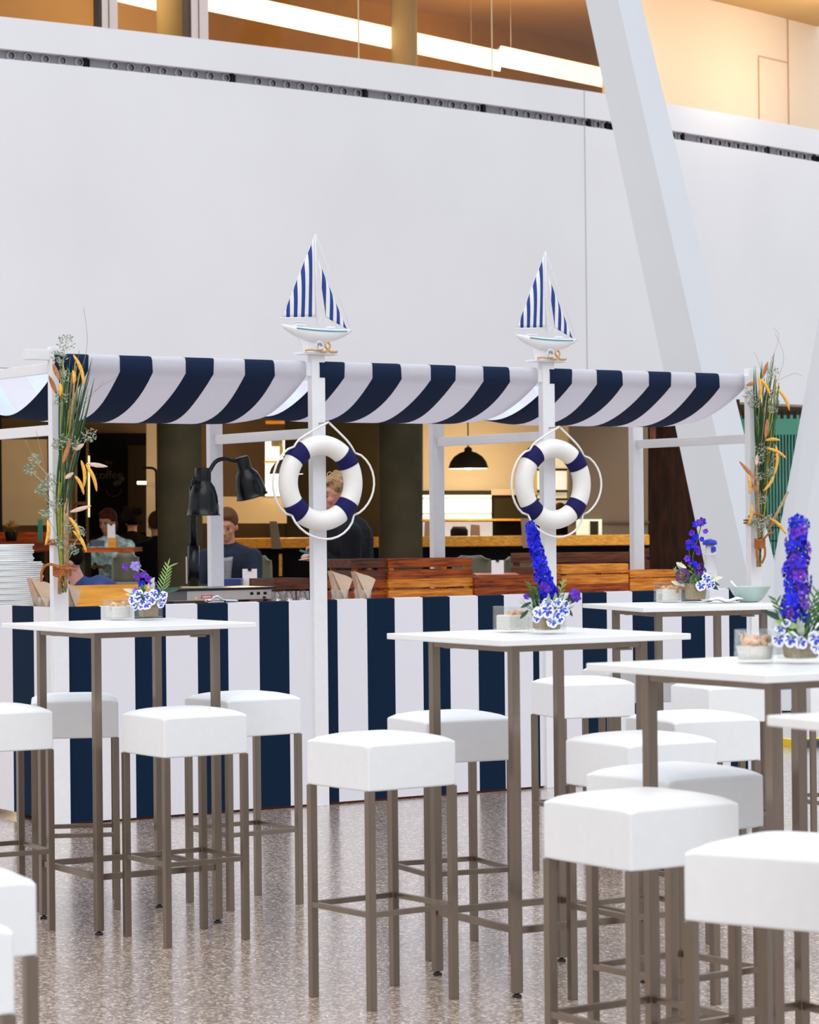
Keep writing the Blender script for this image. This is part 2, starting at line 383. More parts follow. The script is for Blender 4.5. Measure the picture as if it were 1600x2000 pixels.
rows = [(y, ln(1715.5, -.186, y), ln(1755, -.186, y)+8, ln(2010, -.28, y)) for y in (-700, 0, 700, 1388)]
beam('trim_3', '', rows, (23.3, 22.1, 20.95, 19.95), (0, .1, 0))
# ---------------------------------------------------------------- upper gallery behind glass
def panel(mb, x0, y0, x1, y1, Z, dep=.05, mi=0):
    a, b, c, d_ = at(x0, y1, Z), at(x1, y1, Z), at(x1, y0, Z), at(x0, y0, Z); q = Vector((0, dep, 0))
    mb.hexa([a, b, b+q, a+q, d_, c, c+q, d_+q], mi)
M_gal = pm('ochre_gallery_wall', (.44, .235, .035), .8, noise_amt=.10, noise_scale=2.5)
M_galc = pm('cream_gallery_ceiling', (.55, .36, .15), .8, noise_amt=.04, noise_scale=2)
M_galo = pm('olive_gallery_pillar', (.36, .29, .14), .8, noise_amt=.08, noise_scale=2)
xs2 = [-8+.5*i for i in range(30)]
m = MB(); wallstrip(m, 5.95, 7.80, 4.5, 4.7, xs2); struct(m, 'wall_gallery', M_gal)
m = MB(); wallstrip(m, 5.90, 6.00, .35, 4.7, xs2); struct(m, 'trim_5', M_gal)
m = MB(); wallstrip(m, 7.78, 7.9, .0, 4.7, xs2); struct(m, 'ceiling', M_galc)
m = MB()
for px, wd in ((338, .33), (789, .30)):
    for Z0 in (0,):
        p = at(px, 60, 26.3 if px < 500 else 29.5); m.cyl((p.x, p.y, 5.9), (p.x, p.y, 7.78), wd/2, seg=24)
struct(m, 'trim_6', M_galo)
m = MB(); p = at(90, 20, 27.2); q = at(300, 20, 27.2); m.box(((p.x+q.x)/2-1.2, p.y, 7.05), (q.x-p.x+3.2, .08, 1.5)); struct(m, 'trim_7', M_galc)
# glass balustrade, posts
for i, (x0, x1) in enumerate(((-7, wx(199, 124)), (wx(233, 128), wx(370, 144)), (wx(412, 148), wx(712, 182)), (wx(716, 183), wx(974, 214)), (wx(977, 215), wx(1200, 243)))):
    m = MB(); n_ = 6; wallstrip(m, WTOP, 7.78, .10, .112, [x0+(x1-x0)*k/n_ for k in range(n_+1)]); struct(m, 'window_%d' % (i+1), M_glass2)
M_post = pm('rosy_grey_post', (.66, .56, .52), .5, noise_amt=.02)
for i, (pa, pb) in enumerate(((197, 235), (372, 413))):
    p, q = wpt(wx(pa, slot_y(pa)), .05), wpt(wx(pb, slot_y(pb)), .05)
    m = MB(); c = (p+q)/2; rz = atan2((q-p).y, (q-p).x); L = (q-p).length
    m.box((c.x, c.y, (WTOP+7.78)/2), (L*.8, .10, 7.78-WTOP), rz); 
    m.box((p.x, p.y+.02, (WTOP+7.78)/2), (.035, .11, 7.78-WTOP), rz, mi=1)
    m.box((c.x+.02, c.y-.055, (WTOP+7.78)/2), (.006, .004, 7.78-WTOP), rz, mi=1)
    struct(m, 'trim_%d' % (8+i), [M_post, pm('post_dark_strip', (.05, .035, .03), .7)])  # darker strips along one edge and down the middle of the post
for i, px in enumerate((714, 975.5)):
    p = wpt(wx(px, slot_y(px)), .10); m = MB(); m.box((p.x, p.y, (WTOP+7.78)/2), (.014, .02, 7.78-WTOP)); struct(m, 'trim_%d' % (10+i), pm('glass_edge', (.55, .42, .25), .4))
# reflection in the glass, built as glowing bands with added housings and hangers
M_bandglow = pm('warm_band_glow', (.9, .85, .75), .5, emit=(1.0, .87, .70), emit_s=1.35)
def light_band(pa, ya, pb, yb, Za, Zb, lab, h=.245):
    a, b = at(pa, ya, Za), at(pb, yb, Zb)
    t = thing('reflected_band', lab, 'lamp', (a+b)/2, atan2((b-a).y, (b-a).x), 'reflected light bands in the upper gallery')
    L = (b-a).length; m = MB(); m.box((0, 0, 0), (L, .03, h)); m.build('diffuser', M_bandglow, t, bevel=.012)
    m = MB(); m.box((0, .035, 0), (L, .04, h*.8)); m.build('housing', M_white, t)
    m = MB()
    for s_ in (-.4, .4): m.cyl((L*s_, .035, h*.4), (L*s_, .035, 7.78-t.location.z), .0025, seg=6)
    m.build('hanger', M_white, t)
light_band(404, 13, 976, 106, 27.2, 31.0, 'long glowing light band behind the gallery glass, left of the thin glass joint')
light_band(978, 112, 1215, 157, 31.0, 32.9, 'short glowing light band behind the gallery glass beside the slanted beam')
light_band(200, -22, 372, 8, 25.9, 27.0, 'short glowing light band between the two upright window posts')
for px, Z in ((150, 25.5), (620, 28.0), (1000, 31.0)):
    l = bpy.data.lights.new('gallery_fill', 'POINT'); l.energy = 50; l.color = (1.0, .76, .46); l.shadow_soft_size = .4  # unseen point lights added to warm the gallery walls
    o = bpy.data.objects.new('gallery_fill', l); COL.objects.link(o); p = at(px, 0, Z); o.location = (p.x, p.y, 6.75)
# cream wall right of the beam on the upper floor, with a flush door
M_creamw = pm('cream_wall', (.86, .72, .56), .8, noise_amt=.015)
xs3 = [3.5+.4*i for i in range(17)]
m = MB(); wallstrip(m, 5.95, 9.0, 1.6, 1.7, xs3); struct(m, 'wall_upper', M_creamw)
m = MB(); wallstrip(m, 5.92, 6.0, .34, 1.7, xs3); struct(m, 'trim_12', M_creamw)
Zd = 32.05
m = MB(); pa, pb = at(1516, 60, Zd+.1), at(1590, 70, Zd+1.0)
def line_on(mb, xa, xb, z0, z1, off=1.585, mi=0):
    a, b = wpt(xa, off), wpt(xb, off); mb.hexa([Vector((a.x, a.y, z0)), Vector((b.x, b.y, z0)), Vector((b.x, b.y+.01, z0)), Vector((a.x, a.y+.01, z0)), Vector((a.x, a.y, z1)), Vector((b.x, b.y, z1)), Vector((b.x, b.y+.01, z1)), Vector((a.x, a.y+.01, z1))], mi)
xa = 5.58; xb = 6.02
line_on(m, xa, xb, 7.22, 7.235); line_on(m, xa-.008, xa, 6.0, 7.22); line_on(m, xb, xb+.012, 6, 7.9); line_on(m, 5.7, 7.5, 7.93, 7.95)
struct(m, 'door_1', pm('door_gap', (.62, .40, .24), .8))
for p in ((3.6, 29.2), (5.2, 31.2)):
    l = bpy.data.lights.new('cream_wall_fill', 'POINT'); l.energy = 62; l.color = (1.0, .80, .60); l.shadow_soft_size = .4  # unseen fill light added to brighten the cream wall
    o = bpy.data.objects.new('cream_wall_fill', l); COL.objects.link(o); o.location = (p[0], p[1], 6.75)

# ================================================================== RESTAURANT UNDER THE WALL
def wtag(mb, name, mats): return struct(mb, name, mats)
m = MB(); wallstrip(m, 2.80, 2.95, .35, 9.0, XS); struct(m, 'ceiling_restaurant', pm('warm_dark_ceiling', (.10, .06, .035), .9))
m = MB(); m.box((-3, 31.7, 1.5), (14, .2, 3.2)); struct(m, 'wall_back', M_tan)
m = MB(); m.box((-7.5, 27, 1.5), (.2, 10, 3.0)); struct(m, 'wall_left', M_tan)
m = MB(); panel(m, 1112, 780, 1266, 1420, 28.3, .25); struct(m, 'wall_right', pm('taupe_plaster', (.22, .155, .095), .85, noise_amt=.04, noise_scale=2))
m = MB(); panel(m, 1112, 1018, 1268, 1022, 28.27, .05); struct(m, 'trim_13', pm('taupe_gap', (.13, .09, .06), .8))
m = MB(); panel(m, 1264, 780, 1445, 1420, 28.9, .2); struct(m, 'door_2', wood('dark_brown_door', (.018, .006, .002), (.045, .014, .004), scale=3, stretch=(6, 6, 1), rough=.8))
m = MB(); panel(m, 1270, 820, 1281, 862, 28.8, .05); tag(m.build('door_sign', pm('rust_sign', (.30, .08, .04), .6, noise_amt=.4, noise_scale=8)), 'small rust red plate high on the dark brown door', 'sign')
# beige screens and openings, left to right
M_sc = pm('sand_fabric_screen', (.50, .40, .25), .9, noise_amt=.05, noise_scale=3)
m = MB(); panel(m, 2, 858, 97, 1026, 29.3, .04)
t = tag(m.build('room_divider', M_sc), 'large plain sand coloured screen at the left edge behind the stall', 'screen')
m = MB(); p = at(2, 1026, 29.3); q = at(97, 1026, 29.3)
m.box((p.x, p.y, p.z/2+.6), (.03, .03, p.z+1.2)); m.box((q.x, q.y, p.z/2+.6), (.03, .03, p.z+1.2)); m.build('stand', M_matte, t)
m = MB(); panel(m, 96, 862, 150, 1060, 30.6, .05); panel(m, 286, 780, 312, 1300, 30.0, .3); struct(m, 'trim_14', M_beige)
m = MB(); panel(m, 150, 846, 286, 1300, 31.2, .06); struct(m, 'door_3', M_dark)
m = MB(); panel(m, 140, 980, 170, 986, 30.4, .04); panel(m, 168, 840, 173, 1300, 30.4, .05); panel(m, 140, 846, 145, 1300, 30.45, .05)
struct(m, 'window_6', wood('dark_window_frame', (.09, .05, .02), (.20, .12, .05)))
m = MB(); panel(m, 172, 890, 175, 1010, 30.35, .03)
tag(m.build('glowing_mullion', pm('thin_warm_glow', (.8, .7, .45), .5, emit=(1, .82, .45), emit_s=.9)), 'thin glowing mullion edge beside the dark glazed door', 'lamp')  # glow put into the colour of a pale mullion, no lamp here
# dark glazed board with faint lettering
m = MB(); panel(m, 180, 880, 250, 1040, 31.14, .055); brd = tag(m.build('menu_board', pm('board_black', (.004, .003, .003), .8, spec=.1)), 'black board with faint hand lettering in the dark doorway', 'board')
M_chalk = pm('faint_chalk', (.05, .042, .030), .8)
def text(s_, px, py, Z, size, mat, parent, name='lettering', rz=0, ext=.002):
    c = bpy.data.curves.new(name, 'FONT'); c.body = s_; c.size = size; c.extrude = ext; c.align_x = 'CENTER'; c.align_y = 'CENTER'
    o = bpy.data.objects.new(name, c); COL.objects.link(o); c.materials.append(mat); bpy.context.view_layer.update()
    me = bpy.data.meshes.new_from_object(o.evaluated_get(bpy.context.evaluated_depsgraph_get())); bpy.data.objects.remove(o); o = bpy.data.objects.new(name, me); COL.objects.link(o); o.location = at(px, py, Z); o.rotation_euler = (pi/2, 0, rz)
    if parent: o.parent = parent
    return o
text('coffee', 212, 928, 31.11, .14, M_chalk, brd)
text('the', 212, 903, 31.11, .07, M_chalk, brd)
m = MB()
for a_, b_ in ((238, 935), (232, 942), (226, 944)):
    m.ball(at(a_, b_, 31.11), .035)
p = at(222, 955, 31.11)
m.tube([p+Vector((.09*cos(k*pi/8+pi), 0, .09*sin(k*pi/8+pi))) for k in range(9)], .004, 5)
m.build('cup_drawing', M_chalk, brd)
m = MB(); panel(m, 250, 870, 286, 1040, 30.9, .05); struct(m, 'trim_15', pm('umber_panel', (.035, .022, .010), .85, spec=.1))
# bracket lamp
t = thing('wall_bracket', 'black bent bracket arm reaching left from the concrete pillar', 'bracket', at(306, 990, 25.3))
pts = [Vector((0, 0, -.2)), Vector((0, 0, .33)), Vector((-.01, 0, .36)), Vector((-.04, 0, .375)), Vector((-.13, 0, .38))]
m = MB(); m.tube(pts, .012, 8); m.build('arm', M_matte, t)
m = MB(); panel(m, 268, 940, 285, 946, 29.8, .04); tag(m.build('wall_light', pm('warm_tube', (.9, .8, .6), .5, emit=(1, .85, .6), emit_s=3)), 'small glowing tube lamp left of the beige pier', 'lamp')
# round concrete columns
for i, (px, Z, r) in enumerate(((351.5, 24.85, .213), (782, 26.35, .220))):
    m = MB(); p = at(px, 1000, Z); m.lathe([(r, 0), (r, 2.82)], 40, 0, Matrix.Translation((p.x, p.y, 0))); struct(m, 'trim_%d' % (16+i), M_olive)
# middle: brown upper wall, light lower wall, kitchen pass
m = MB(); panel(m, 395, 970, 560, 1022, 30.4, .05); panel(m, 420, 1078, 575, 1118, 30.2, .05); struct(m, 'trim_18', pm('sand_plaster', (.66, .50, .28), .85, noise_amt=.04, noise_scale=2))
m = MB(); panel(m, 556, 780, 745, 1300, 30.9, .05); struct(m, 'trim_19', pm('umber_wall', (.040, .030, .013), .85, noise_amt=.3, noise_scale=1.2, spec=.1))
m = MB(); panel(m, 825, 958, 1112, 1062, 30.9, .05); struct(m, 'trim_20', pm('umber_wall_2', (.036, .030, .013), .85, spec=.1))
m = MB(); panel(m, 960, 955, 1062, 967, 30.8, .05); struct(m, 'trim_21', M_beige)
M_scr = pm('bright_pass', (.9, .88, .82), .5, emit=(1.0, .93, .78), emit_s=.95, noise_amt=.1, noise_scale=9)
m = MB(); panel(m, 518, 846, 556, 969, 30.3, .04); 
t = tag(m.build('service_window', M_scr), 'tall bright service window left of the left lifebuoy', 'window')
m = MB(); panel(m, 519, 822, 556, 828, 30.25, .03); panel(m, 516, 900, 556, 904, 30.25, .03); m.build('frame', M_pine, t)
m = MB(); panel(m, 530, 852, 552, 872, 30.22, .03); panel(m, 546, 872, 553, 892, 30.22, .03); m.build('hanging_jars', pm('ochre_jars', (.30, .24, .05), .5, noise_amt=.6, noise_scale=8), t)
m = MB(); panel(m, 826, 967, 960, 1013, 30.80, .10)
t = tag(m.build('menu_lightbox', pm('lightbox_white', (.95, .94, .93), .5, emit=(1, .97, .93), emit_s=.9, noise_amt=.02)), 'wide glowing white menu panel under the dome pendant lamp', 'light box')
m = MB(); panel(m, 826, 972, 960, 974, 30.77, .03); panel(m, 826, 1002, 960, 1004.5, 30.77, .03); m.build('shelf_line', pm('sand_line', (.55, .40, .28), .7), t)
m = MB(); panel(m, 822, 1013, 1062, 1017, 30.5, .4); tag(m.build('pass_shelf', M_barwood), 'thin wooden shelf under the glowing menu panel', 'shelf')
# white and brown bits on the pass
M_pw = pm('pass_white_glow', (.9, .88, .84), .6, emit=(1, .95, .86), emit_s=.45)  # light on the white surfaces is put into the colour as emission
m = MB(); panel(m, 826, 1019, 962, 1056, 30.82, .08); t = tag(m.build('pass_glow_panel', M_pw), 'pale glowing panel behind the bags under the menu panel', 'panel')  # added panel glows in place of the bright white things in the opening
for px, wd, hh, mt, lab in ((838, 20, 42, M_paper, 'brown paper bag on the far counter beside the second concrete pillar'), (897, 34, 30, M_matte, 'black round container under the glowing menu panel'), (928, 20, 34, M_paper, 'folded kraft bag under the right end of the menu panel')):
    p0_, p1_ = at(px-wd/2, 1058, 29.6), at(px+wd/2, 1058-hh, 29.6)
    m = MB(); c = (p0_+p1_)/2; hx = (p1_.x-p0_.x)/2; hz = (p1_.z-p0_.z)/2
    if 'round' in lab: m.lathe([(0, -hz), (hx, -hz), (hx, hz*.5), (hx*.7, hz), (0, hz)], 20, 0, Matrix.Translation(c))
    else: m.hexa([c+Vector(v) for v in ((-hx, -.06, -hz), (hx, -.06, -hz), (hx, .06, -hz), (-hx, .06, -hz), (-hx*.8, -.02, hz), (hx*.9, -.02, hz*.9), (hx*.9, .02, hz*.9), (-hx*.8, .02, hz))])
    tag(m.build('paper_bag' if 'bag' in lab else 'canister', mt), lab, 'bag' if 'bag' in lab else 'container')
for px, y0, y1, lab in ((537, 1018, 1072, 'folded brown cloth hanging over the far bar left of the left lifebuoy rope'), (1028, 1012, 1070, 'grey brown cloth hanging over the far bar left of the right lifebuoy')):
    Zc = 28.28 if px < 800 else 27.62
    a, b = at(px-10, y1, Zc), at(px+9, y0, Zc)
    m = MB(); m.hexa([Vector((a.x+.02, Zc, a.z)), Vector((b.x+.02, Zc, a.z)), Vector((b.x+.02, Zc+.05, a.z)), Vector((a.x+.02, Zc+.05, a.z)), Vector((a.x, Zc, b.z)), Vector((b.x-.03, Zc, b.z)), Vector((b.x-.03, Zc+.05, b.z)), Vector((a.x, Zc+.05, b.z))])
    tag(m.build('hanging_cloth', pm('taupe_cloth', (.27, .19, .14), .9)), lab, 'cloth')
m = MB(); a, b = at(822, 1058, 29.4), at(1062, 1058, 29.4); m.box(((a.x+b.x)/2, 30.1, a.z/2), (b.x-a.x, 1.5, a.z)); struct(m, 'trim_24', M_dkwood)
# small lit window right, kitchen shelves seen through the right ring
m = MB(); panel(m, 1126, 1014, 1176, 1058, 28.24, .05); t = tag(m.build('kitchen_window', pm('pale_lit_green', (.75, .76, .60), .6, emit=(.9, .92, .66), emit_s=.45)), 'small lit window right of the right lifebuoy, dark right half', 'window')
m = MB(); panel(m, 1153, 1018, 1169, 1056, 28.21, .03); m.build('dark_pane', M_olive, t)
m = MB(); m.ball(at(1122, 1052, 28.1), (.045, .03, .03)); tag(m.build('red_fruit', M_red), 'small red round item on the ledge of the lit window', 'fruit')
m = MB(); panel(m, 1050, 893, 1108, 1000, 30.84, .06); t = tag(m.build('kitchen_shelving', pm('shelf_back_glow', (.80, .66, .45), .6, emit=(1, .82, .5), emit_s=.4)), 'lit kitchen shelving seen through the right lifebuoy', 'shelving')  # kitchen light on the shelf back put in as emission
m = MB()
for y in (915, 957, 973): panel(m, 1050, y, 1108, y+4, 30.69, .15)
m.build('shelf', M_olive, t)
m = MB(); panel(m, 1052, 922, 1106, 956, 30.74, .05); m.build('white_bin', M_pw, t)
# far wooden bar
m = MB()
a, b = at(415, 1061, 28.6), at(1268, 1070, 27.5)
m.hexa([Vector((a.x, 28.6, a.z-.06)), Vector((b.x, 27.45, a.z-.06)), Vector((b.x, 28.05, a.z-.06)), Vector((a.x, 29.2, a.z-.06)), Vector((a.x, 28.6, a.z+.05)), Vector((b.x, 27.45, a.z+.05)), Vector((b.x, 28.05, a.z+.05)), Vector((a.x, 29.2, a.z+.05))])
bar = tag(m.build('far_bar', M_barwood, bevel=.01), 'long amber wooden bar across the restaurant behind the stall', 'bar counter')
m = MB(); m.hexa([Vector((a.x, 28.75, 0)), Vector((b.x, 27.6, 0)), Vector((b.x, 27.9, 0)), Vector((a.x, 29.05, 0)), Vector((a.x, 28.75, a.z-.06)), Vector((b.x, 27.6, a.z-.06)), Vector((b.x, 27.9, a.z-.06)), Vector((a.x, 29.05, a.z-.06))])
m.build('bar_base', M_dark, bar)
m = MB(); panel(m, 545, 1082, 551, 1125, 28.5, .03); m.build('edge_strip', M_barwood, bar)
# left bench and pots
m = MB(); a = at(-20, 1062, 28.0); b = at(98, 1062, 28.0); m.box(((a.x+b.x)/2, 28, a.z-.03), (b.x-a.x, .5, .10)); m.box(((a.x+b.x)/2, 28.3, a.z+.06), (b.x-a.x, .06, .12)); m.box(((a.x+b.x)/2, 28.1, a.z/2-.05), (b.x-a.x-.2, .3, a.z-.1), mi=1)
tag(m.build('wall_bench', [M_redwood, M_dark]), 'red brown wooden bench at the far left behind the plates', 'bench')
t = thing('potted_plant', 'round yellow green plant in a dark pot on the far left bench', 'plant', at(22, 1061, 28.0)+Vector((0, 0, .02)))
m = MB(); m.lathe([(0, 0), (.055, 0), (.07, .10), (0, .10)], 16); m.build('pot', M_matte, t)
m = MB(); 
for k in range(60):
    v = Vector((random.gauss(0, 1), random.gauss(0, 1), random.gauss(0, 1))).normalized(); m.leaf(Vector((0, 0, .13))+v*.03, v+Vector((0, 0, .3)), .07, .03, (0, 0, 1))
m.build('foliage', pm('mustard_foliage', (.35, .24, .05), .7, noise_amt=.3), t)
m = MB(); a = at(79, 1062, 28.0); m.box((a.x, 28.0, a.z+.14), (.045, .05, .24)); tag(m.build('teal_bottle', pm('teal_plastic', (.03, .30, .22), .5)), 'upright teal box at the right end of the far left bench', 'box')
# pendant lamps
def pendant(px, y0, y1, Z, wpx, lab, energy=30):
    a, b = at(px, y1, Z), at(px, y0, Z); r = wpx/2*Z/FPX; h = b.z-a.z
    t = thing('pendant_lamp', lab, 'lamp', a, 0, 'black dome pendant lamps')
    pr = [(r*1.02, 0), (r, h*.12), (r*.93, h*.35), (r*.74, h*.62), (r*.45, h*.82), (r*.2, h*.9), (r*.2, h*1.05), (r*.08, h*1.15), (0, h*1.15)]
    m = MB(); m.lathe(pr, 32); m.lathe([(p_[0]*.96, p_[1]*.95-.001) for p_ in pr], 32, 1)
    m.build('lamp_shade', [M_matte, pm('cream_inner', (.9, .85, .7), .5)], t, recalc=False)
    m = MB(); m.ball((0, 0, h*.25), r*.3); m.build('bulb', pm('warm_bulb', (1, .9, .7), .4, emit=(1, .82, .55), emit_s=14), t)
    m = MB(); m.cyl((0, 0, h*1.1), (0, 0, 2.8-a.z), .008, seg=6); m.build('cord', M_matte, t)
    l = bpy.data.lights.new('pendant_light', 'SPOT'); l.energy = energy*3; l.color = (1, .78, .48); l.spot_size = radians(150); l.spot_blend = .5; l.shadow_soft_size = .05
    o = bpy.data.objects.new('pendant_light', l); COL.objects.link(o); o.parent = t; o.location = (0, 0, h*.1)
    l = bpy.data.lights.new('pendant_glow', 'POINT'); l.energy = energy; l.color = (1, .80, .50); l.shadow_soft_size = .06
    o = bpy.data.objects.new('pendant_glow', l); COL.objects.link(o); o.parent = t; o.location = (0, .25, -.03); return t
pendant(915, 878, 915, 29.75, 76, 'black dome pendant lamp glowing beside the right hand back post', 34)
pendant(560, 893, 926, 29.0, 66, 'black dome pendant lamp mostly behind the left lifebuoy', 20)
m = MB(); panel(m, 826, 790, 1110, 962, 30.95, .05); struct(m, 'trim_22', M_beige)
for px, py, Z, en, c in ((70, 900, 27.8, 26, (1, .75, .45)), (480, 930, 28.6, 26, (1, .72, .40)), (215, 940, 26.8, 8, (1, .62, .35)), (1010, 930, 29.0, 12, (1, .75, .45))):
    l = bpy.data.lights.new('restaurant_fill', 'POINT'); l.energy = en; l.color = c; l.shadow_soft_size = .25  # unseen warm fill lights added to brighten the restaurant and its bar
    o = bpy.data.objects.new('restaurant_fill', l); COL.objects.link(o); p = at(px, py, Z); o.location = (p.x, p.y, 2.35)
# green glass with cables at right
m = MB(); panel(m, 1400, 780, 1660, 1420, 33.2, .1); struct(m, 'wall_green_glass', M_greenglass)
t = thing('cable_curtain', 'black wire curtain hanging in front of the green glass between the slanted beams', 'curtain', (0, 0, 0))
m = MB()
for k in range(26):
    px = 1440+k*6.2; p = at(px, 900, 32.2); m.tube([(p.x+.002*sin(z*3+k), p.y, z*.14) for z in range(0, 19)], .010, 5)
m.build('cable', M_cable, t)['kind'] = 'stuff'
m = MB()
for k in range(13):
    px = 1440+k*12.5; p = at(px, 805, 32.1); m.box((p.x, p.y, p.z), (.035, .05, .16))
m.build('hook', pm('brown_hook', (.10, .055, .04), .6), t)
m = MB()
for z in [.1+.16*q for q in range(10)]: a, b = at(1430, 900, 32.25), at(1600, 900, 32.25); m.cyl((a.x, a.y, z), (b.x, b.y, z), .008, seg=5)
m.build('cross_wire', M_cable, t)
m = MB(); a, b = at(1425, 788, 31.9), at(1610, 788, 31.9); m.box(((a.x+b.x)/2, 31.95, a.z+.03), (b.x-a.x+.5, .1, .05)); struct(m, 'trim_23', pm('dark_track', (.07, .05, .045), .6))

# ================================================================== FURNITURE BUILDERS
SEAT, HB, HT, SL = .3287, .6537, .7968, .3076
def make_stool():
    t = thing('bar_stool', 'x', 'bar stool')
    m = MB(); N = 14; s2 = SEAT/2
    def P(i, j):
        x, y = -1+2*i/N, -1+2*j/N
        dome = .019*(1-x**4)*(1-y**4)
        k = 1.0
        ex = s2*(1-.012*(1-0)); 
        return Vector((x*s2, y*s2, HT+dome-.004*((abs(x) > .99)+(abs(y) > .99))))
    g = [[m.bm.verts.new(P(i, j)) for j in range(N+1)] for i in range(N+1)]
    for i in range(N):
        for j in range(N):
            f = m.bm.faces.new((g[i][j], g[i+1][j], g[i+1][j+1], g[i][j+1])); f.smooth = True
    edge = [g[i][0] for i in range(N)]+[g[N][j] for j in range(N)]+[g[N-i][N] for i in range(N)]+[g[0][N-j] for j in range(N)]
    prev = edge
    for z in (HT-.045, HT-.095, HB):
        ins = 0.0
        bul = 0
        ring = []
        for v in edge:
            x, y = v.co.x, v.co.y; c = Vector((x, y, 0)); f = 1+bul/s2-ins/s2
            ring.append(m.bm.verts.new((x*f, y*f, z)))
        for k in range(len(edge)):
            k2 = (k+1) % len(edge); f = m.bm.faces.new((prev[k], ring[k], ring[k2], prev[k2]))
        prev = ring
    m.bm.faces.new(prev)
    o = m.build('seat', M_leather, t, bevel=.008, segs=3)
    for md in o.modifiers: md.angle_limit = radians(38); md.width = .006; md.harden_normals = False
    h = SL/2
    for sx_, sy_ in ((-1, -1), (1, -1), (1, 1), (-1, 1)):
        m = MB(); m.box((sx_*h, sy_*h, HB/2), (.024, .024, HB)); m.build('leg', M_steel, t, bevel=.0015)
    m = MB(); z = .286; hh = h+.004
    for a, b in (((-hh, -hh), (hh, -hh)), ((hh, -hh), (hh, hh)), ((hh, hh), (-hh, hh)), ((-hh, hh), (-hh, -hh))):
        m.bar((*a, z), (*b, z), .014, .017)
    m.build('footrest', M_steel, t, bevel=.001)
    return t
TT, TL, TZ, TK = .7014, .4774, 1.10, .0192
def make_table():
    t = thing('high_table', 'x', 'table')
    m = MB(); m.box((0, 0, TZ-TK/2), (TT, TT, TK)); m.build('table_top', M_top, t, bevel=.0025)
    h = TL/2
    for sx_, sy_ in ((-1, -1), (1, -1), (1, 1), (-1, 1)):
        m = MB(); m.box((sx_*h, sy_*h, (TZ-TK+.014)/2), (.028, .028, TZ-TK-.014)); lg = m.build('leg', M_steel, t, bevel=.0015)
        m = MB(); m.lathe([(0, 0), (.015, 0), (.014, .007), (.007, .010), (.007, .013), (.016, .014), (0, .014)], 14, 0, Matrix.Translation((sx_*h, sy_*h, 0))); m.build('foot', M_rubber, lg)
    m = MB()
    for z, wd, ht in ((TZ-TK-.012, .024, .024),):
        for a, b in (((-h, -h), (h, -h)), ((h, -h), (h, h)), ((h, h), (-h, h)), ((-h, h), (-h, -h))): m.bar((*a, z), (*b, z), wd, ht)
    m.build('apron', M_steel, t, bevel=.001)
    m = MB(); z = .205
    for a, b in (((-h, -h), (h, -h)), ((h, -h), (h, h)), ((h, h), (-h, h)), ((-h, h), (-h, -h))): m.bar((*a, z), (*b, z), .016, .022)
    m.build('cross_bar', M_steel, t, bevel=.001)
    m = MB()
    for sx_, sy_ in ((-1, 1), (1, -1)): m.box((sx_*(h-.07), sy_*h, TZ-TK-.028), (.05, .03, .006))
    m.build('bracket', M_steel, t)
    return t
stools = [
 (-.804, 9.281, .573, 'white cube bar stool in front of the left table, right of its near leg'),
 (-.095, 8.062, .634, 'white cube bar stool standing nearest to the left sailboat post, beside the middle table'),
 (.538, 6.200, .598, 'large white cube bar stool right of the middle table, its whole seat in view'),
 (-1.518, 9.556, .50, 'white cube bar stool at the left frame edge, beside the left table'),
 (-1.300, 10.13, .137, 'white cube bar stool with shaded front behind the left table'),
 (-.923, 4.954, .50, 'white bar stool low in the left corner, rear one of two'),
 (-.876, 4.365, .50, 'nearest white bar stool, only a strip of its seat at the bottom left corner'),
 (-.652, 10.136, .601, 'white cube bar stool right of and behind the left table, before the striped counter'),
 (.131, 8.949, .415, 'white cube bar stool between the legs of the middle table, shaded blue grey front'),
 (.710, 10.90, .342, 'white cube bar stool behind the middle table in front of the right sailboat post'),
 (.976, 11.764, .299, 'farthest white bar stool, mostly hidden behind the left corner of the right table'),
 (1.264, 10.563, .379, 'white bar stool half hidden under the top of the right table'),
 (.942, 8.831, .431, 'white cube bar stool seen below the right table top, its right side in full view'),
 (.693, 7.953, .548, 'white cube bar stool behind the large near one, with the right table leg in front'),
 (.685, 6.872, .634, 'white cube bar stool with pale blue right side directly behind the large near one'),
 (.767, 5.270, .947, 'white cube bar stool in the bottom right corner with a shadow line across its seat'),
 (1.793, 11.017, .10, 'shaded white bar stool at the right frame edge below the right table'),
]
st0 = make_stool()
for i, (x, y, a, lab) in enumerate(stools):
    o = st0 if i == 0 else copy_tree(st0)
    o.location = (x, y, 0); o.rotation_euler = (0, 0, a); tag(o, lab, 'bar stool', 'white cube bar stools')
tables = [
 (-1.047, 9.706, .557, 'high white table at the left with blue flowers before the heat lamp'),
 (.401, 8.377, .525, 'high white table in the middle under the right lifebuoy'),
 (.918, 6.430, .550, 'near high white table at the right with the tallest blue flower spike'),
 (1.190, 11.25, .300, 'farthest high white table carrying the pale green bowl'),
 (1.112, 4.572, .50, 'blurred corner of the nearest white table at the right frame edge'),
]
tb0 = make_table()
for i, (x, y, a, lab) in enumerate(tables):
    o = tb0 if i == 0 else copy_tree(tb0)
    o.location = (x, y, 0); o.rotation_euler = (0, 0, a); tag(o, lab, 'table', 'high white tables')

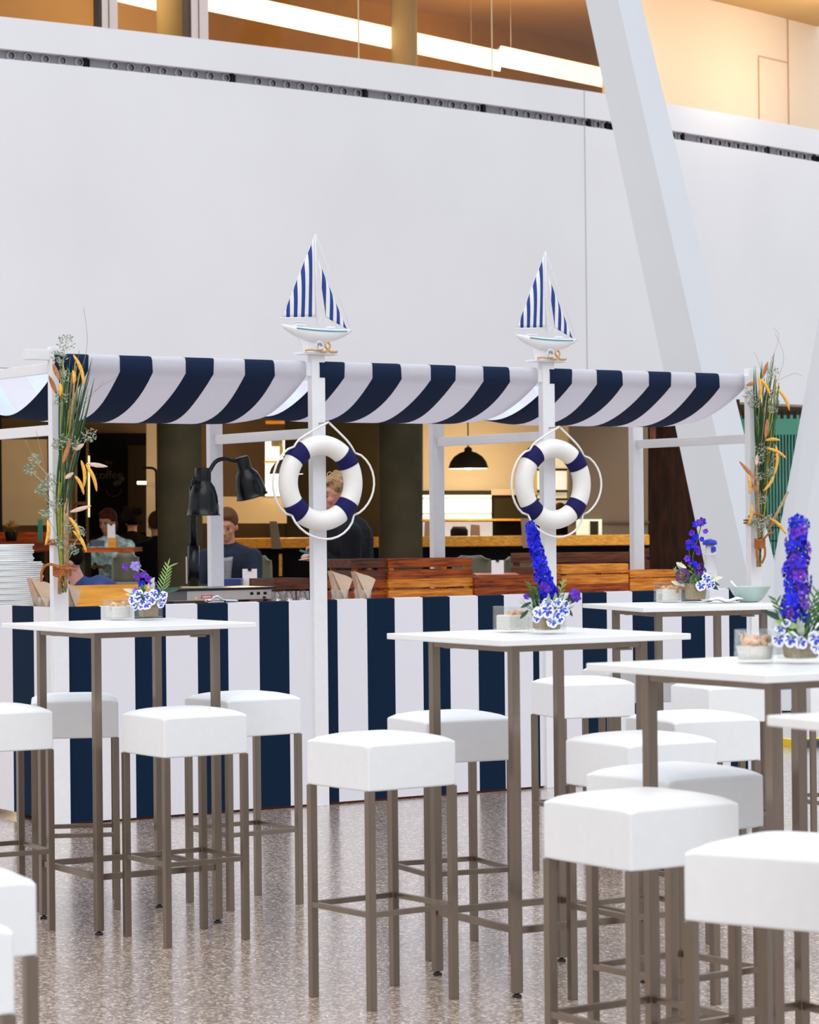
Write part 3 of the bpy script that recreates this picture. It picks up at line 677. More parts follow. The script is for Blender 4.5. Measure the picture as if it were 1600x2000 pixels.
# ================================================================== MARKET STALL
ST = thing('market_stall', 'white wooden market stall with navy and white striped cloth roofs', 'market stall', P0, TH)
HP = 2.34; DEP = 1.09
for i in range(4):
    m = MB(); m.box((i*BAY, 0, HP/2), (.08, .045, HP)); m.build('front_post', M_white, ST, bevel=.002)
for i in range(4):
    m = MB(); m.box((i*BAY, DEP, HP/2), (.08, .045, HP)); m.build('back_post', M_white, ST, bevel=.002)
for w_ in (0, DEP):
    m = MB(); m.box((1.5*BAY, w_, 2.264), (3*BAY-.08, .030, .070)); m.build('long_rail', M_white, ST, bevel=.002)
for i in range(4):
    m = MB(); m.box((i*BAY-.0, DEP/2, 1.935), (.03, DEP-.045, .052)); m.build('side_rail', M_white, ST, bevel=.002)
    m = MB(); m.box((i*BAY, DEP/2, 2.24), (.03, DEP-.045, .05)); m.build('roof_rail', M_white, ST, bevel=.002)
for xx, ww in ((-.10, .12), (3*BAY+.07, .06)):
    m = MB(); m.box((xx, .02, 2.30), (ww, .05, .05)); m.build('rail_end', M_white, ST, bevel=.002)
AOFF = -1
def awning(k):
    b0 = k*BAY
    cuts = [-.022 if k == 0 else .0, .157, .335, .511, .693, .860, 1.047, 1.216, 1.40]
    if k == 0: cuts[0] = -.03
    prof = []   # (w,z)
    prof += [(.020, 2.303), (.0, 2.308), (-.022, 2.303), (-.027, 2.285), (-.027, 2.225)]
    n = 22; w0, w1 = -.024, DEP+.02; sag = .235 if k == 0 else .215
    for i in range(1, n+1):
        t = i/n; ww = w0+(w1-w0)*t
        z = 2.222-4*sag*t*(1-t)+.078*t**3
        prof.append((ww, z))
    prof.append((DEP+.03, 2.303)); prof.append((DEP, 2.308))
    m = MB(); cols = []
    xs = []
    for a, b, mi in zip(cuts, cuts[1:], [0, 1]*6):
        nn = 3
        for q in range(nn): xs.append((a+(b-a)*q/nn, mi))
    xs.append((cuts[-1], 0))
    for x, mi in xs:
        e_ = min(1, max(0, (x-cuts[0])/.25)); e2 = min(1, max(0, (cuts[-1]-x)/.25))
        tight = 1-.12*((1-e_)**2+(1-e2)**2)
        cols.append([m.bm.verts.new((b0+x+.006*sin(j*.5+x*9), ww, z if j < 5 else 2.222+(z-2.222)*tight)) for j, (ww, z) in enumerate(prof)])
    for i in range(len(xs)-1):
        for j in range(len(prof)-1):
            f = m.bm.faces.new((cols[i][j], cols[i+1][j], cols[i+1][j+1], cols[i][j+1])); f.material_index = xs[i][1]; f.smooth = True
    bmesh.ops.recalc_face_normals(m.bm, faces=m.bm.faces)
    o = m.build('awning', [M_navy, M_wcloth, M_pale, M_wcloth], ST, recalc=False)
    sd_ = o.modifiers.new('sol', 'SOLIDIFY'); sd_.thickness = .0016; sd_.offset = AOFF; sd_.material_offset = 2
    o['label'] = ['striped cloth roof of the left bay', 'striped cloth roof of the middle bay', 'striped cloth roof of the right bay'][k]
for k in range(3): awning(k)

# counter with striped skirt
CT = thing('service_counter', 'long service counter with navy and white striped front', 'counter', P0, TH)
CTOP = 1.068; WT = 1.030
panels = [(.04, 1.443, [(.049, .225), (.411, .586), (.766, .943), (1.126, 1.303)]),
          (1.523, 2.926, [(1.523, 1.597), (1.78, 1.954), (2.132, 2.307), (2.491, 2.664), (2.856, 2.898)]),
          (3.006, 4.41, [(3.006, 3.022), (3.197, 3.369), (3.55, 3.723), (3.905, 4.078), (4.258, 4.39)])]
for a, b, nav in panels:
    m = MB(); x = a; segs = []
    for s_, e_ in nav:
        if s_ > x+1e-4: segs.append((x, s_, 0))
        segs.append((max(s_, x), e_, 1)); x = e_
    if x < b: segs.append((x, b, 0))
    for s_, e_, mi in segs:
        m._add([(s_, .0, .012), (e_, .0, .012), (e_, .0, CTOP-.004), (s_, .0, CTOP-.004)], [(0, 1, 2, 3)], mi)
        m._add([(s_, .0, CTOP-.004), (e_, .0, CTOP-.004), (e_, .03, CTOP), (s_, .03, CTOP)], [(0, 1, 2, 3)], mi)
        m._add([(s_, .02, .035), (e_, .02, .035), (e_, .02, CTOP-.02), (s_, .02, CTOP-.02)], [(3, 2, 1, 0)], mi)
    m.build('striped_front', [M_whitep, M_navyp], CT, recalc=False)
m = MB(); segs = [(.03, .17, 0), (.17, .33, 0), (.33, .53, 1), (.53, .70, 0), (.70, .88, 1), (.88, DEP, 0)]
for s_, e_, mi in [(.0, .25, 0), (.25, .50, 1), (.50, .73, 0), (.73, .92, 1), (.92, 1.06, 0)]:
    m._add([(-.02, s_, .03), (-.02, e_, .03), (-.02, e_, CTOP), (-.02, s_, CTOP)], [(0, 1, 2, 3)], mi)
m.build('striped_side', [M_whitep, M_navyp], CT, recalc=False)
m = MB(); m.box((1.5*BAY, .34, WT-.011), (3*BAY-.1, .60, .018)); m.build('worktop', M_card, CT)
m = MB(); m.box((1.5*BAY, .84, WT-.011), (3*BAY-.1, .38, .018)); m.build('rear_shelf', M_card, CT)
m = MB(); m.box((1.5*BAY, .03, .012), (3*BAY-.1, .02, .022)); m.build('reflection_strip', wood('orange_reflection', (.16, .04, .02), (.28, .07, .03)), CT)  # orange reflection at the counter foot put in as a coloured strip
m = MB()
for i in range(7):
    m.box((.1+i*.69, .62, WT/2-.012), (.04, .04, WT-.024)); m.box((.1+i*.69, 1.0, WT/2-.012), (.04, .04, WT-.024))
m.build('support', M_dkwood, CT)
m = MB(); m.box((1.5*BAY, .645, WT/2-.01), (3*BAY-.16, .012, WT-.06)); m.build('rear_panel', M_dark, CT)

# sailboats on posts
def sailboat(k, lab, s=1.0):
    base = stall(k*BAY, 0, HP); t = thing('model_sailboat', lab, 'model boat', base, TH, 'model sailboats on the stall posts')
    m = MB(); m.box((0, 0, .006), (.215, .10, .012)); m.build('base_board', M_white, t, bevel=.002)
    # hull
    m = MB(); secs = []
    n = 14
    for i in range(n+1):
        f = i/n; x = (-.208+.43*f)*s
        bm_ = sin(pi*min(1, max(0, f*.86+.09)))**.75*.036*s if 0 < f < 1 else .004
        zt = (.142-.012*f+.012*(2*f-1)**2)*s
        dpt = (.012+.062*sin(pi*f)**.8)*s
        ring = []
        for q in range(9):
            a = pi*q/8; ring.append(m.bm.verts.new((x, -cos(a)*bm_, zt-sin(a)**.8*dpt)))
        secs.append(ring)
    for i in range(n):
        for q in range(8):
            f = m.bm.faces.new((secs[i][q], secs[i+1][q], secs[i+1][q+1], secs[i][q+1])); f.smooth = True
        m.bm.faces.new((secs[i][0], secs[i][8], secs[i+1][8], secs[i+1][0]))
    m.bm.faces.new(secs[0]); m.bm.faces.new(secs[-1]); hull = m.build('hull', M_white, t)
    m = MB(); pts = []
    for i in range(9):
        f = .18+.72*i/8; x = (-.208+.43*f)*s; bm_ = sin(pi*(f*.86+.09))**.75*.036*s; pts.append((x, -bm_-.001, (.142-.012*f+.012*(2*f-1)**2-.010)*s))
    m.tube(pts, .0028, 6); m.build('teal_stripe', M_teal, hull)
    m = MB(); m.box((-.10*s, 0, .156*s), (.055*s, .034*s, .016*s)); m.box((-.10*s, 0, .166*s), (.065*s, .04*s, .004)); m.box((.09*s, 0, .145*s), (.04*s, .03*s, .012*s)); m.build('cabin', M_white, hull, bevel=.002)
    m = MB(); m.hexa([Vector(v)*s for v in ((-.07, -.006, .01), (.03, -.006, .01), (.03, .006, .01), (-.07, .006, .01), (-.11, -.008, .09), (.06, -.008, .09), (.06, .008, .09), (-.11, .008, .09))]); m.build('keel', M_white, hull, bevel=.002)
    m = MB(); m.cyl((.004*s, 0, .13*s), (.004*s, 0, .632*s), .0042, .0028, 8); m.build('mast', M_white, t)
    m = MB(); m.cyl((-.215*s, 0, .184*s), (.004*s, 0, .196*s), .0035, seg=8); m.build('boom', M_white, t)
    # mainsail, striped
    def sail(name, A, Bq, C, cutsx, bulge):   # A top, B,C bottom; stripes by x
        m = MB(); n = 22; A, Bq, C = Vector(A)*s, Vector(Bq)*s, Vector(C)*s
        rows_ = []
        def stripe(fx):
            return int(fx*cutsx) % 2
        for i in range(n+1):
            f = i/n; L_ = A.lerp(Bq, f); R_ = A.lerp(C, f); rows_.append((L_, R_))
        x0, x1 = min(A.x, Bq.x, C.x), max(A.x, Bq.x, C.x); nx = cutsx
        for k_ in range(nx):
            xa, xb = x0+(x1-x0)*k_/nx, x0+(x1-x0)*(k_+1)/nx
            sub = 3
            for q in range(sub):
                ya, yb = xa+(xb-xa)*q/sub, xa+(xb-xa)*(q+1)/sub
                prev = None
                for i in range(n+1):
                    L_, R_ = rows_[i]; lo, hi = min(L_.x, R_.x), max(L_.x, R_.x)
                    def pt(x):
                        x = min(max(x, lo), hi); f_ = (x-L_.x)/(R_.x-L_.x) if abs(R_.x-L_.x) > 1e-6 else 0
                        p = L_.lerp(R_, f_); p.y += bulge*sin(pi*f_)*sin(pi*min(1, i/n)); return p
                    cur = (pt(ya), pt(yb))
                    if prev and ((cur[1]-cur[0]).length > 1e-5 or (prev[1]-prev[0]).length > 1e-5):
                        m._add([prev[0], prev[1], cur[1], cur[0]], [(0, 1, 2, 3)], k_ % 2, True)
                    prev = cur
        bmesh.ops.remove_doubles(m.bm, verts=m.bm.verts, dist=2e-5)
        o = m.build(name, [M_white, M_sailb], t, recalc=True); sdm = o.modifiers.new('s', 'SOLIDIFY'); sdm.thickness = .0012; return o
    sail('mainsail', (.0, 0, .628), (-.200, 0, .190), (.0, 0, .198), 9, -.012)
    sail('jib_sail', (.010, -.006, .505), (.055, -.014, .197), (.190, .0, .142), 8, -.012)
    m = MB()
    for a, b in (((.004, 0, .63), (.215, 0, .14)), ((.004, 0, .63), (-.213, 0, .185)), ((-.205, 0, .185), (-.20, 0, .145)), ((.004, 0, .34), (.02, .03, .14)), ((.004, 0, .34), (.0, -.03, .14)), ((.03, -.01, .20), (-.01, -.02, .14)), ((.06, -.01, .20), (.045, -.02, .14))):
        m.cyl(Vector(a)*s, Vector(b)*s, .0012, seg=5)
    m.build('rigging', M_wrope, t)
    rt = thing('decorative_rope', 'tan rope curled on the %s post top under the sailboat' % ('left' if k == 1 else 'right'), 'rope', base, TH, 'ropes under the sailboats')
    m = MB(); m.tube(spline([(-.10, -.055, .018), (-.07, -.065, .022), (-.03, -.062, .018), (-.005, -.06, .02), (.0, -.06, .045), (-.025, -.06, .05), (-.02, -.06, .02), (.03, -.058, .017), (.05, -.058, .045), (.035, -.058, .065), (.02, -.058, .045), (.045, -.056, .02), (.07, -.055, .016), (.10, -.05, .018)], 6), .0055, 7); m.build('rope', M_tanrope, rt)
    m = MB(); m.tube([(-.02+.020*cos(q*pi/6), -.068, .045+.020*sin(q*pi/6)) for q in range(12)], .005, 7, closed=True); m.build('ring', pm('white_blue_ring', (.55, .65, .75), .4, noise_amt=.5, noise_scale=120), rt)
sailboat(1, 'model sailboat with striped sails on the left post top')
sailboat(2, 'model sailboat with striped sails on the right post top', .97)

# lifebuoys
def lifebuoy(px, k, lab, zc=1.674):
    c = stall(k*BAY, -.095, zc); 
    off = (onstall(px, -.095)[0]-k*BAY)
    t = thing('lifebuoy', lab, 'lifebuoy', c+D*off, TH, 'white lifebuoys with navy bands on the posts')
    t.rotation_euler = (radians(0), 0, TH)
    R_, r_ = .196, .052
    def torus(mb, a0, a1, rr, n=48, seg=18, depth=.9):
        full = a1-a0 > 2*pi-.01; rings = []
        for i in range(n+(0 if full else 1)):
            a = a0+(a1-a0)*i/n
            rings.append([mb.bm.verts.new(((R_+rr*cos(q*2*pi/seg))*cos(a), rr*depth*sin(q*2*pi/seg), (R_+rr*cos(q*2*pi/seg))*sin(a))) for q in range(seg)])
        nn = len(rings)
        for i in range(nn if full else nn-1):
            A, Bq = rings[i], rings[(i+1) % nn]
            for q in range(seg):
                f = mb.bm.faces.new((A[q], A[(q+1) % seg], Bq[(q+1) % seg], Bq[q])); f.smooth = True
        if not full: mb.bm.faces.new(rings[0]); mb.bm.faces.new(rings[-1])
    m = MB(); torus(m, 0, 2*pi, r_, 64); m.build('ring', M_buoy, t)
    for a in (38, 133, 222, 318):
        m = MB(); torus(m, radians(a-11), radians(a+11), r_+.0035, 6); m.build('band', M_band, t)
    m = MB(); anc = [radians(38), radians(133), radians(222), radians(318)]
    def P_(a, r, y=-.02): return (r*cos(a), y, r*sin(a))
    ro = R_+r_+.003
    for a0, a1, sl in ((133, 222, .058), (222, 318, .040), (318, 398, .050)):
        a0r, a1r = radians(a0), radians(a1); pts = []
        for i in range(13):
            f = i/12; a = a0r+(a1r-a0r)*f; rr = ro+sl*sin(pi*f)**.7*(.85+.3*f); pts.append(P_(a, rr, -.02-.02*sin(pi*f)))
        m.tube(pts, .0058, 8)
    top = (-off, -.02, R_+r_+.065)
    m.tube(spline([P_(radians(133), ro), P_(radians(118), ro+.012), top], 5), .0058, 8); m.tube(spline([P_(radians(38), ro), P_(radians(55), ro+.014), top], 5), .0058, 8)
    m.build('grab_rope', M_wrope, t)
    m = MB(); m.cyl((-off, .085, R_+r_+.062), (-off, -.03, R_+r_+.062), .004, seg=8); m.build('hanging_nail', M_ss, t)
lifebuoy(629, 1, 'white lifebuoy with navy bands hanging on the left sailboat post')
lifebuoy(1083, 2, 'white lifebuoy with navy bands hanging on the right sailboat post', 1.668)

# ================================================================== THINGS ON THE COUNTER
# plates
M_plate2 = pm('porcelain_rim', (.52, .55, .57), .35, noise_amt=.03)
def make_plate(r):
    m = MB(); m.lathe([(0, 0), (r*.55, 0), (r*.62, .002), (r*.97, .0062), (r, .0085), (r, .0135), (r*.985, .0152), (r*.62, .0075), (r*.5, .005), (0, .005)], 40)
    return m.build('plate', M_plate)
u, p = onstall(28, .80); pl = None; n = 0
for i in range(24):
    o = make_plate(.148) if pl is None else pl.copy()
    if pl is None: pl = o
    else: COL.objects.link(o)
    q = stall(u+.006*sin(i*2.1), .80, WT+.001+i*.0103); o.location = q; o.rotation_euler = (0, 0, i*.3)
    tag(o, 'white plate in the tall plate stack on the left end of the counter', 'plate', 'tall plate stack on the counter')
pl2 = None
for i in range(9):
    if pl2 is None: o = make_plate(.118); pl2 = o
    else: o = pl2.copy(); COL.objects.link(o)
    q = stall(u-.02+.006*sin(i*1.7), .80, WT+.001+24*.0103+.002+i*.0098); o.location = q
    tag(o, 'smaller white plate on top of the tall plate stack', 'plate', 'small plates on top of the stack')
# folded napkin holders
def napkin(px, pyb, pyt, w_, lab, width=.115, rz=0.0, mir=1):
    u, p = onstall(px, w_, pyb); zt = at(px, pyt, p.y).z; h = zt-WT
    t = thing('napkin_holder', lab, 'napkin holder', (p.x, p.y, WT+.001), TH+rz, 'kraft paper napkins in glasses')
    m = MB(); r = width*.36
    m.lathe([(0, 0), (r, 0), (r*1.12, h*.45), (r*1.07, h*.45), (r*.93, .006), (0, .006)], 24); m.build('glass', M_glass, t)
    m = MB(); a = width/2
    m.hexa([Vector(v) for v in ((-a*.42, -.014, .01), (a*.42, -.014, .01), (a*.42, .014, .01), (-a*.42, .014, .01), (-a*1.05*mir, -.022, h), (a*.8*mir, -.03, h*.80), (a*.8*mir, .02, h*.80), (-a*1.05*mir, .022, h))])
    m.build('folded_paper', M_paper, t, bevel=.001)
    m = MB(); m._add([(-a*1.0*mir, -.026, h*.97), (a*.2*mir, -.034, h*.15), (a*1.0*mir, -.036, h*.74), (a*.3*mir, -.033, h*.86)], [(0, 1, 2, 3)], 0)
    m._add([(-a*1.0*mir, -.020, h*1.0), (a*.85*mir, -.036, h*.78), (a*1.0*mir, -.01, h*.74), (-a*.8*mir, .02, h*1.03)], [(0, 1, 2, 3)], 0)
    o = m.build('paper_fold', pm('kraft_paper_light', (.70, .50, .36), .85), t); o.modifiers.new('s', 'SOLIDIFY').thickness = .001
napkin(80, 1190, 1128, .40, 'kraft paper napkins in a glass left of the left dried bundle', .13)
napkin(140, 1188, 1138, .07, 'kraft paper napkins half hidden behind the left dried bundle', .07)
napkin(664, 1172, 1115, .30, 'kraft paper napkins in a glass just right of the left sailboat post', .12)
napkin(709, 1170, 1116, .30, 'right one of the two napkin glasses beside the left sailboat post', .12)
# wooden drawer box
u0, p = onstall(144, .30); u1, p1 = onstall(302, .30)
bx = thing('wooden_box', 'golden pine box with finger joints on the counter beside the left bundle', 'box', stall(u0, .30, WT+.002), TH)
hh = at(220, 1146, p.y).z-WT; L = u1-u0
for nm, c, d_ in (('front_board', (L/2, .0075, hh/2), (L, .015, hh)), ('back_board', (L/2, .2525, hh/2), (L, .015, hh)), ('side_board', (.0075, .13, hh/2), (.015, .23, hh)), ('side_board', (L-.0075, .13, hh/2), (.015, .23, hh)), ('bottom_board', (L/2, .13, .006), (L-.03, .23, .012))):
    m = MB(); m.box(c, d_); m.build(nm, M_pine, bx, bevel=.0012)
m = MB()
for i in range(5):
    for xx in (.008, L-.012): m.box((xx, -.0005, hh*(.1+.2*i)), (.018, .002, hh*.09))
m.build('finger_joint', wood('joint_brown', (.42, .16, .03), (.6, .28, .06)), bx)
# hot plate with heat lamps
u0, p = onstall(330, .22); u1, p1 = onstall(534, .22)
HL = thing('heat_lamp_station', 'black heat lamp station with two domed lamps over a steel warming plate', 'heat lamp', stall(u0, .22, WT+.040), TH)
L = u1-u0
m = MB(); m.box((L/2, .17, .030), (L-.02, .34, .052)); m.build('steel_body', M_ss, HL, bevel=.003)
for fx in (.03, L-.03):
    for fy in (.03, .31): m = MB(); m.cyl((fx, fy, -.038), (fx, fy, .006), .012, seg=10); m.build('foot', M_rubber, HL)
m = MB(); m.box((L/2, .17, .062), (L+.02, .37, .010)); m.build('glass_top', M_black, HL, bevel=.002)
m = MB()
for x in (L-.035, L-.075, L-.115): m.box((x-.015, -.001, .034), (.018, .003, .014))
m.box((L-.055, -.001, .012), (.018, .003, .01)); m.build('switch', M_matte, HL)
m = MB(); x = L*.24; m._add([(x, -.002, .012), (x+.016, -.002, .012), (x+.008, -.002, .027)], [(0, 1, 2)]); m.build('warning_triangle', M_yellow, HL)
m = MB(); x = L*.30; m.hexa([Vector(v) for v in ((x, -.002, .014), (x+.062, -.002, .016), (x+.062, .0, .016), (x, .0, .014), (x+.004, -.002, .030), (x+.066, -.002, .033), (x+.066, .0, .033), (x+.004, .0, .030))]); lg = m.build('red_badge', M_red, HL)
m = MB()
for q in range(7): m.box((x+.012+q*.007, -.003, .0225+.0004*q), (.0035, .001, .008))
m.build('badge_lettering', M_card, lg)
m = MB(); m.box((.03, -.001, .03), (L*.24, .002, .045)); m.build('dark_end_panel', pm('grey_end_panel', (.09, .085, .085), .4), HL)
up, pp = onstall(379, .36); ux = up-u0
m = MB(); m.lathe([(0, .067), (.075, .067), (.072, .074), (0, .076)], 28, 0, Matrix.Translation((ux, .14, 0))); m.build('round_base', pm('beige_base', (.55, .45, .30), .5), HL)
zt = at(379, 950, pp.y).z-WT-.04; zc = at(379, 1066, pp.y).z-WT-.04
m = MB(); m.cyl((ux, .14, .07), (ux, .14, zc), .031, seg=20); m.cyl((ux, .14, zc), (ux, .14, zt), .019, seg=16); m.build('pole', M_black, HL)
m = MB(); m.box((ux-.042, .14, .16), (.004, .01, .14)); m.build('adjuster', M_ss, HL)
def shade(o_, c, r, h, capr, caph, tilt=0.0):
    M_ = Matrix.Translation(c) @ Matrix.Rotation(tilt, 4, 'Y')
    pr = [(r*1.06, 0), (r*1.07, .004), (r, .008), (r*.985, h*.25), (r*.90, h*.55), (r*.74, h*.80), (r*.50, h*.95), (capr, h*1.0), (capr, h+caph*.9), (capr*.93, h+caph), (0, h+caph)]
    m = MB(); m.lathe(pr, 36, 0, M_); m.lathe([(a_*.95, b_*.93+.0008) for a_, b_ in pr], 36, 0, M_); s_ = m.build('lamp_shade', M_black, o_, recalc=False)
    m = MB(); m.lathe([(0, h*.2), (r*.4, h*.25), (r*.45, h*.5), (r*.2, h*.75), (0, h*.75)], 18, 0, M_); m.build('bulb', pm('ruby_bulb', (.5, .1, .06), .3), s_)
Yl = pp.y
def loc_of(px, py, w_):
    u_, q_ = onstall(px, w_, py); return Vector((u_-u0, w_-.22, q_.z-WT-.040))
c1 = loc_of(397.5, 1007, .33); shade(HL, c1, .083, .185, .042, .062)
c2 = loc_of(493, 970, .33); shade(HL, c2, .080, .155, .038, .062, -.30)
top1 = c1+Vector((0, 0, .235)); top2 = c2+Matrix.Rotation(-.30, 3, 'Y')@Vector((0, 0, .195))
m = MB(); m.tube(spline([top1+Vector((.035, .0, -.01)), top1+Vector((.075, 0, .045)), top1.lerp(top2, .55)+Vector((0, 0, .035)), top2+Vector((-.07, 0, .005)), top2], 6), .011, 10)
m.tube(spline([Vector((ux, .14, zt-.08)), Vector((ux, .13, zt)), Vector((ux+.0, .12, zt+.03)), top1+Vector((0, 0, -.02))], 5), .014, 10); m.build('gooseneck', M_black, HL)
# glasses & cutlery & napkin
def tumbler(px, w_, lab, r=.034, h=.082):
    u_, q_ = onstall(px, w_); m = MB(); m.lathe([(0, .0), (r*.7, .0), (r, h*.4), (r*.92, h), (r*.86, h), (r*.93, h*.4), (r*.6, .006), (0, .006)], 24, 0)
    o = m.build('drinking_glass', M_glass); o.location = stall(u_, w_, WT+.001); tag(o, lab, 'glass', 'small glasses left of the post')
    m = MB(); m.ball((0, 0, h*.35), r*.62); q = m.build('glass_content', pm('silver_foil', (.75, .70, .66), .15, metal=1.0, noise_amt=.4, noise_scale=90, bump=.8, bump_scale=120), o)
tumbler(542, .14, 'small glass beside the steel warming plate'); tumbler(565, .17, 'middle one of the three small glasses left of the post'); tumbler(592, .14, 'small glass nearest to the left sailboat post')
t = thing('serving_tongs', 'silver serving tongs lying on the counter edge by the warming plate', 'tongs', stall(onstall(425, .015)[0], .012, 1.0705), TH)
m = MB(); m.tube(spline([(-.05, 0, .01), (-.02, .01, .022), (.0, 0, .03), (.03, 0, .012), (.12, .01, .006)], 5), .006, 8); m.ball((-.05, 0, .012), (.018, .02, .01)); m.build('arm', pm('polished_silver', (.8, .8, .82), .12, metal=1.0), t)
m = MB(); m.tube(spline([(-.05, .02, .01), (-.01, .03, .012), (.04, .03, .010), (.12, .012, .006)], 5), .005, 8); m.ball((-.045, .025, .012), (.018, .02, .01)); m.build('arm', MATS['polished_silver'], t)
m = MB(); u_, q_ = onstall(1005, .12); n_ = 8
for i in range(n_):
    for j in range(4):
        pass
g = [[m.bm.verts.new((-.13+.26*i/10, -.05+.1*j/4, .004+.030*sin(pi*i/10)*(.6+.4*sin(j*2+i)))) for j in range(5)] for i in range(11)]
for i in range(10):
    for j in range(4): f = m.bm.faces.new((g[i][j], g[i+1][j], g[i+1][j+1], g[i][j+1])); f.smooth = True
o = m.build('cloth_napkin', pm('blue_patterned_napkin', (.42, .58, .78), .8, noise_amt=.6, noise_scale=35)); o.location = stall(u_, .14, WT+.002); o.rotation_euler = (0, 0, TH)
o.modifiers.new('s', 'SOLIDIFY').thickness = .002; tag(o, 'crumpled blue patterned napkin on the counter left of the middle flowers', 'napkin')
# wooden crates standing on the rear shelf
def crate(x0, x1, yt, w_, lab, mat, mat2, dep=.28, n=2, dark_left=False, yb=None):
    u0_, a = onstall(x0, w_, 1120); u1_, b = onstall(x1, w_, 1120); zt_ = at((x0+x1)/2, yt, (a.y+b.y)/2).z; z0 = WT if yb is None else at((x0+x1)/2, yb, (a.y+b.y)/2).z
    t = thing('slatted_crate', lab, 'crate', stall(u0_, w_, z0+.001), TH, 'slatted wooden crates on the rear of the counter')
    L_ = u1_-u0_; H_ = zt_-z0; gap = H_/n
    for k in range(n):
        sh = gap*.90; z = H_-gap*(k+.5)+(gap*.045 if k % 2 == 0 else -gap*.045)*(-1 if n == 4 and k in (1, 2) else 1)*1.0
        if n == 4: sh = gap*.86; z = H_-gap*(k+.5)+{0: .07, 1: -.06, 2: .07, 3: -.02}[k]*gap
        mm = mat if k < n/2 else mat2
        for yy in (.008, dep-.008):
            m = MB(); m.box((L_/2, yy, z), (L_, .014, sh)); m.build('slat', mm, t, bevel=.002)
        for xx in (.008, L_-.008):
            m = MB(); m.box((xx, dep/2, z), (.014, dep-.032, sh)); m.build('slat', mm, t, bevel=.002)
    for xx in (.03, L_-.03):
        for yy in (.024, dep-.024):
            m = MB(); m.box((xx, yy, H_/2), (.03, .018, H_-.006)); m.build('corner_post', mat2, t)
    return t
Wc = .78
crate(688, 757, 1092, Wc+.02, 'dark red slatted crate stack behind the napkin glasses', M_dkwood, M_redwood, n=4)
crate(759, 924, 1091, Wc, 'tall red brown slatted crate right of the napkin glasses', M_redwood, M_orwood, n=4)
crate(927, 1095, 1126, Wc-.02, 'low slatted crate left of the middle flowers', M_redwood, M_redwood, n=2, dep=.26)
crate(1097, 1228, 1102, Wc, 'orange slatted crate under the right lifebuoy, right of the tall flower', M_orwood, M_redwood, n=3)
crate(1231, 1338, 1114, Wc, 'slatted crate left of the slanted beam foot', M_orwood, M_orwood, n=3)
crate(536, 604, 1130, Wc, 'dark brown slatted crate between the two napkin glasses and the heat lamp', M_dkwood, M_dkwood, n=2)
# lighthouse ornament
u_, q_ = onstall(1388, .45); zt_ = at(1388, 1052, q_.y).z; H_ = zt_-WT
t = thing('lighthouse_ornament', 'small white lighthouse ornament with blue roof behind the far flowers', 'ornament', (q_.x, q_.y, WT+.001), TH)
m = MB(); m.lathe([(0, 0), (.055, 0), (.052, .012), (.042, H_*.35), (.030, H_*.68), (.040, H_*.70), (.040, H_*.72), (.028, H_*.73), (.026, H_*.9), (0, H_*.9)], 28); m.build('tower', M_white, t)
m = MB(); m.lathe([(.040, H_*.88), (.044, H_*.90), (.040, H_*.96), (.0, H_)], 28); m.build('roof', pm('cobalt_glaze', (.02, .04, .55), .4), t)
m = MB(); m.box((0, -.033, H_*.80), (.028, .012, H_*.09)); m.build('window', MATS['cobalt_glaze'], t)

# ================================================================== FLOWERS
def rnd(a, b): return random.uniform(a, b)
def floret(mb, c, d, r, mi, pet=5):
    d = Vector(d).normalized(); a = d.orthogonal().normalized(); b = d.cross(a); ph = rnd(0, 6.3)
    for k in range(pet):
        an = ph+k*2*pi/pet; v = a*cos(an)+b*sin(an); s_ = d.cross(v)
        p0_ = c+v*r*.12; p1 = c+v*r*.65+s_*r*.42+d*r*.22; p2 = c+v*r*1.05+d*r*.18; p3 = c+v*r*.65-s_*r*.42+d*r*.22
        mb._add([p0_, p1, p2, p3], [(0, 1, 2, 3)], mi, True)
def pansy(parent, c, d, r, roll=None, main=None):
    d = Vector(d).normalized(); up = Vector((0, 0, 1)); a = up.cross(d).normalized() if abs(d.z) < .95 else Vector((1, 0, 0)); b = d.cross(a)
    m = MB(); rl = rnd(-.6, .6) if roll is None else roll
    for k, (an, sz) in enumerate(((90, .95), (148, .85), (32, .85), (212, .85), (328, .85), (270, 1.05))):
        an = radians(an)+rl; v = a*cos(an)+b*sin(an); s_ = d.cross(v)
        cc = c+v*r*.52+d*.002*k; R_ = r*.50*sz
        pts = [cc+(v*cos(q*2*pi/9)+s_*sin(q*2*pi/9)*1.1)*R_-d*.12*R_*abs(cos(q*2*pi/9)) for q in range(9)]
        ctr = cc+d*.0015
        m._add([ctr]+pts, [(0, 1+q, 1+(q+1) % 9) for q in range(9)], 0, True)
        if k > 0:
            cc2 = c+v*r*.42+d*(.002*k+.0035); R2 = R_*.60
            pts = [cc2+(v*cos(q*2*pi/7)*1.1+s_*sin(q*2*pi/7)*.72)*R2 for q in range(7)]
            m._add([cc2]+pts, [(0, 1+q, 1+(q+1) % 7) for q in range(7)], 1, True)
    return m.build('pansy', [M_pwhite, M_pblue], parent, recalc=False)
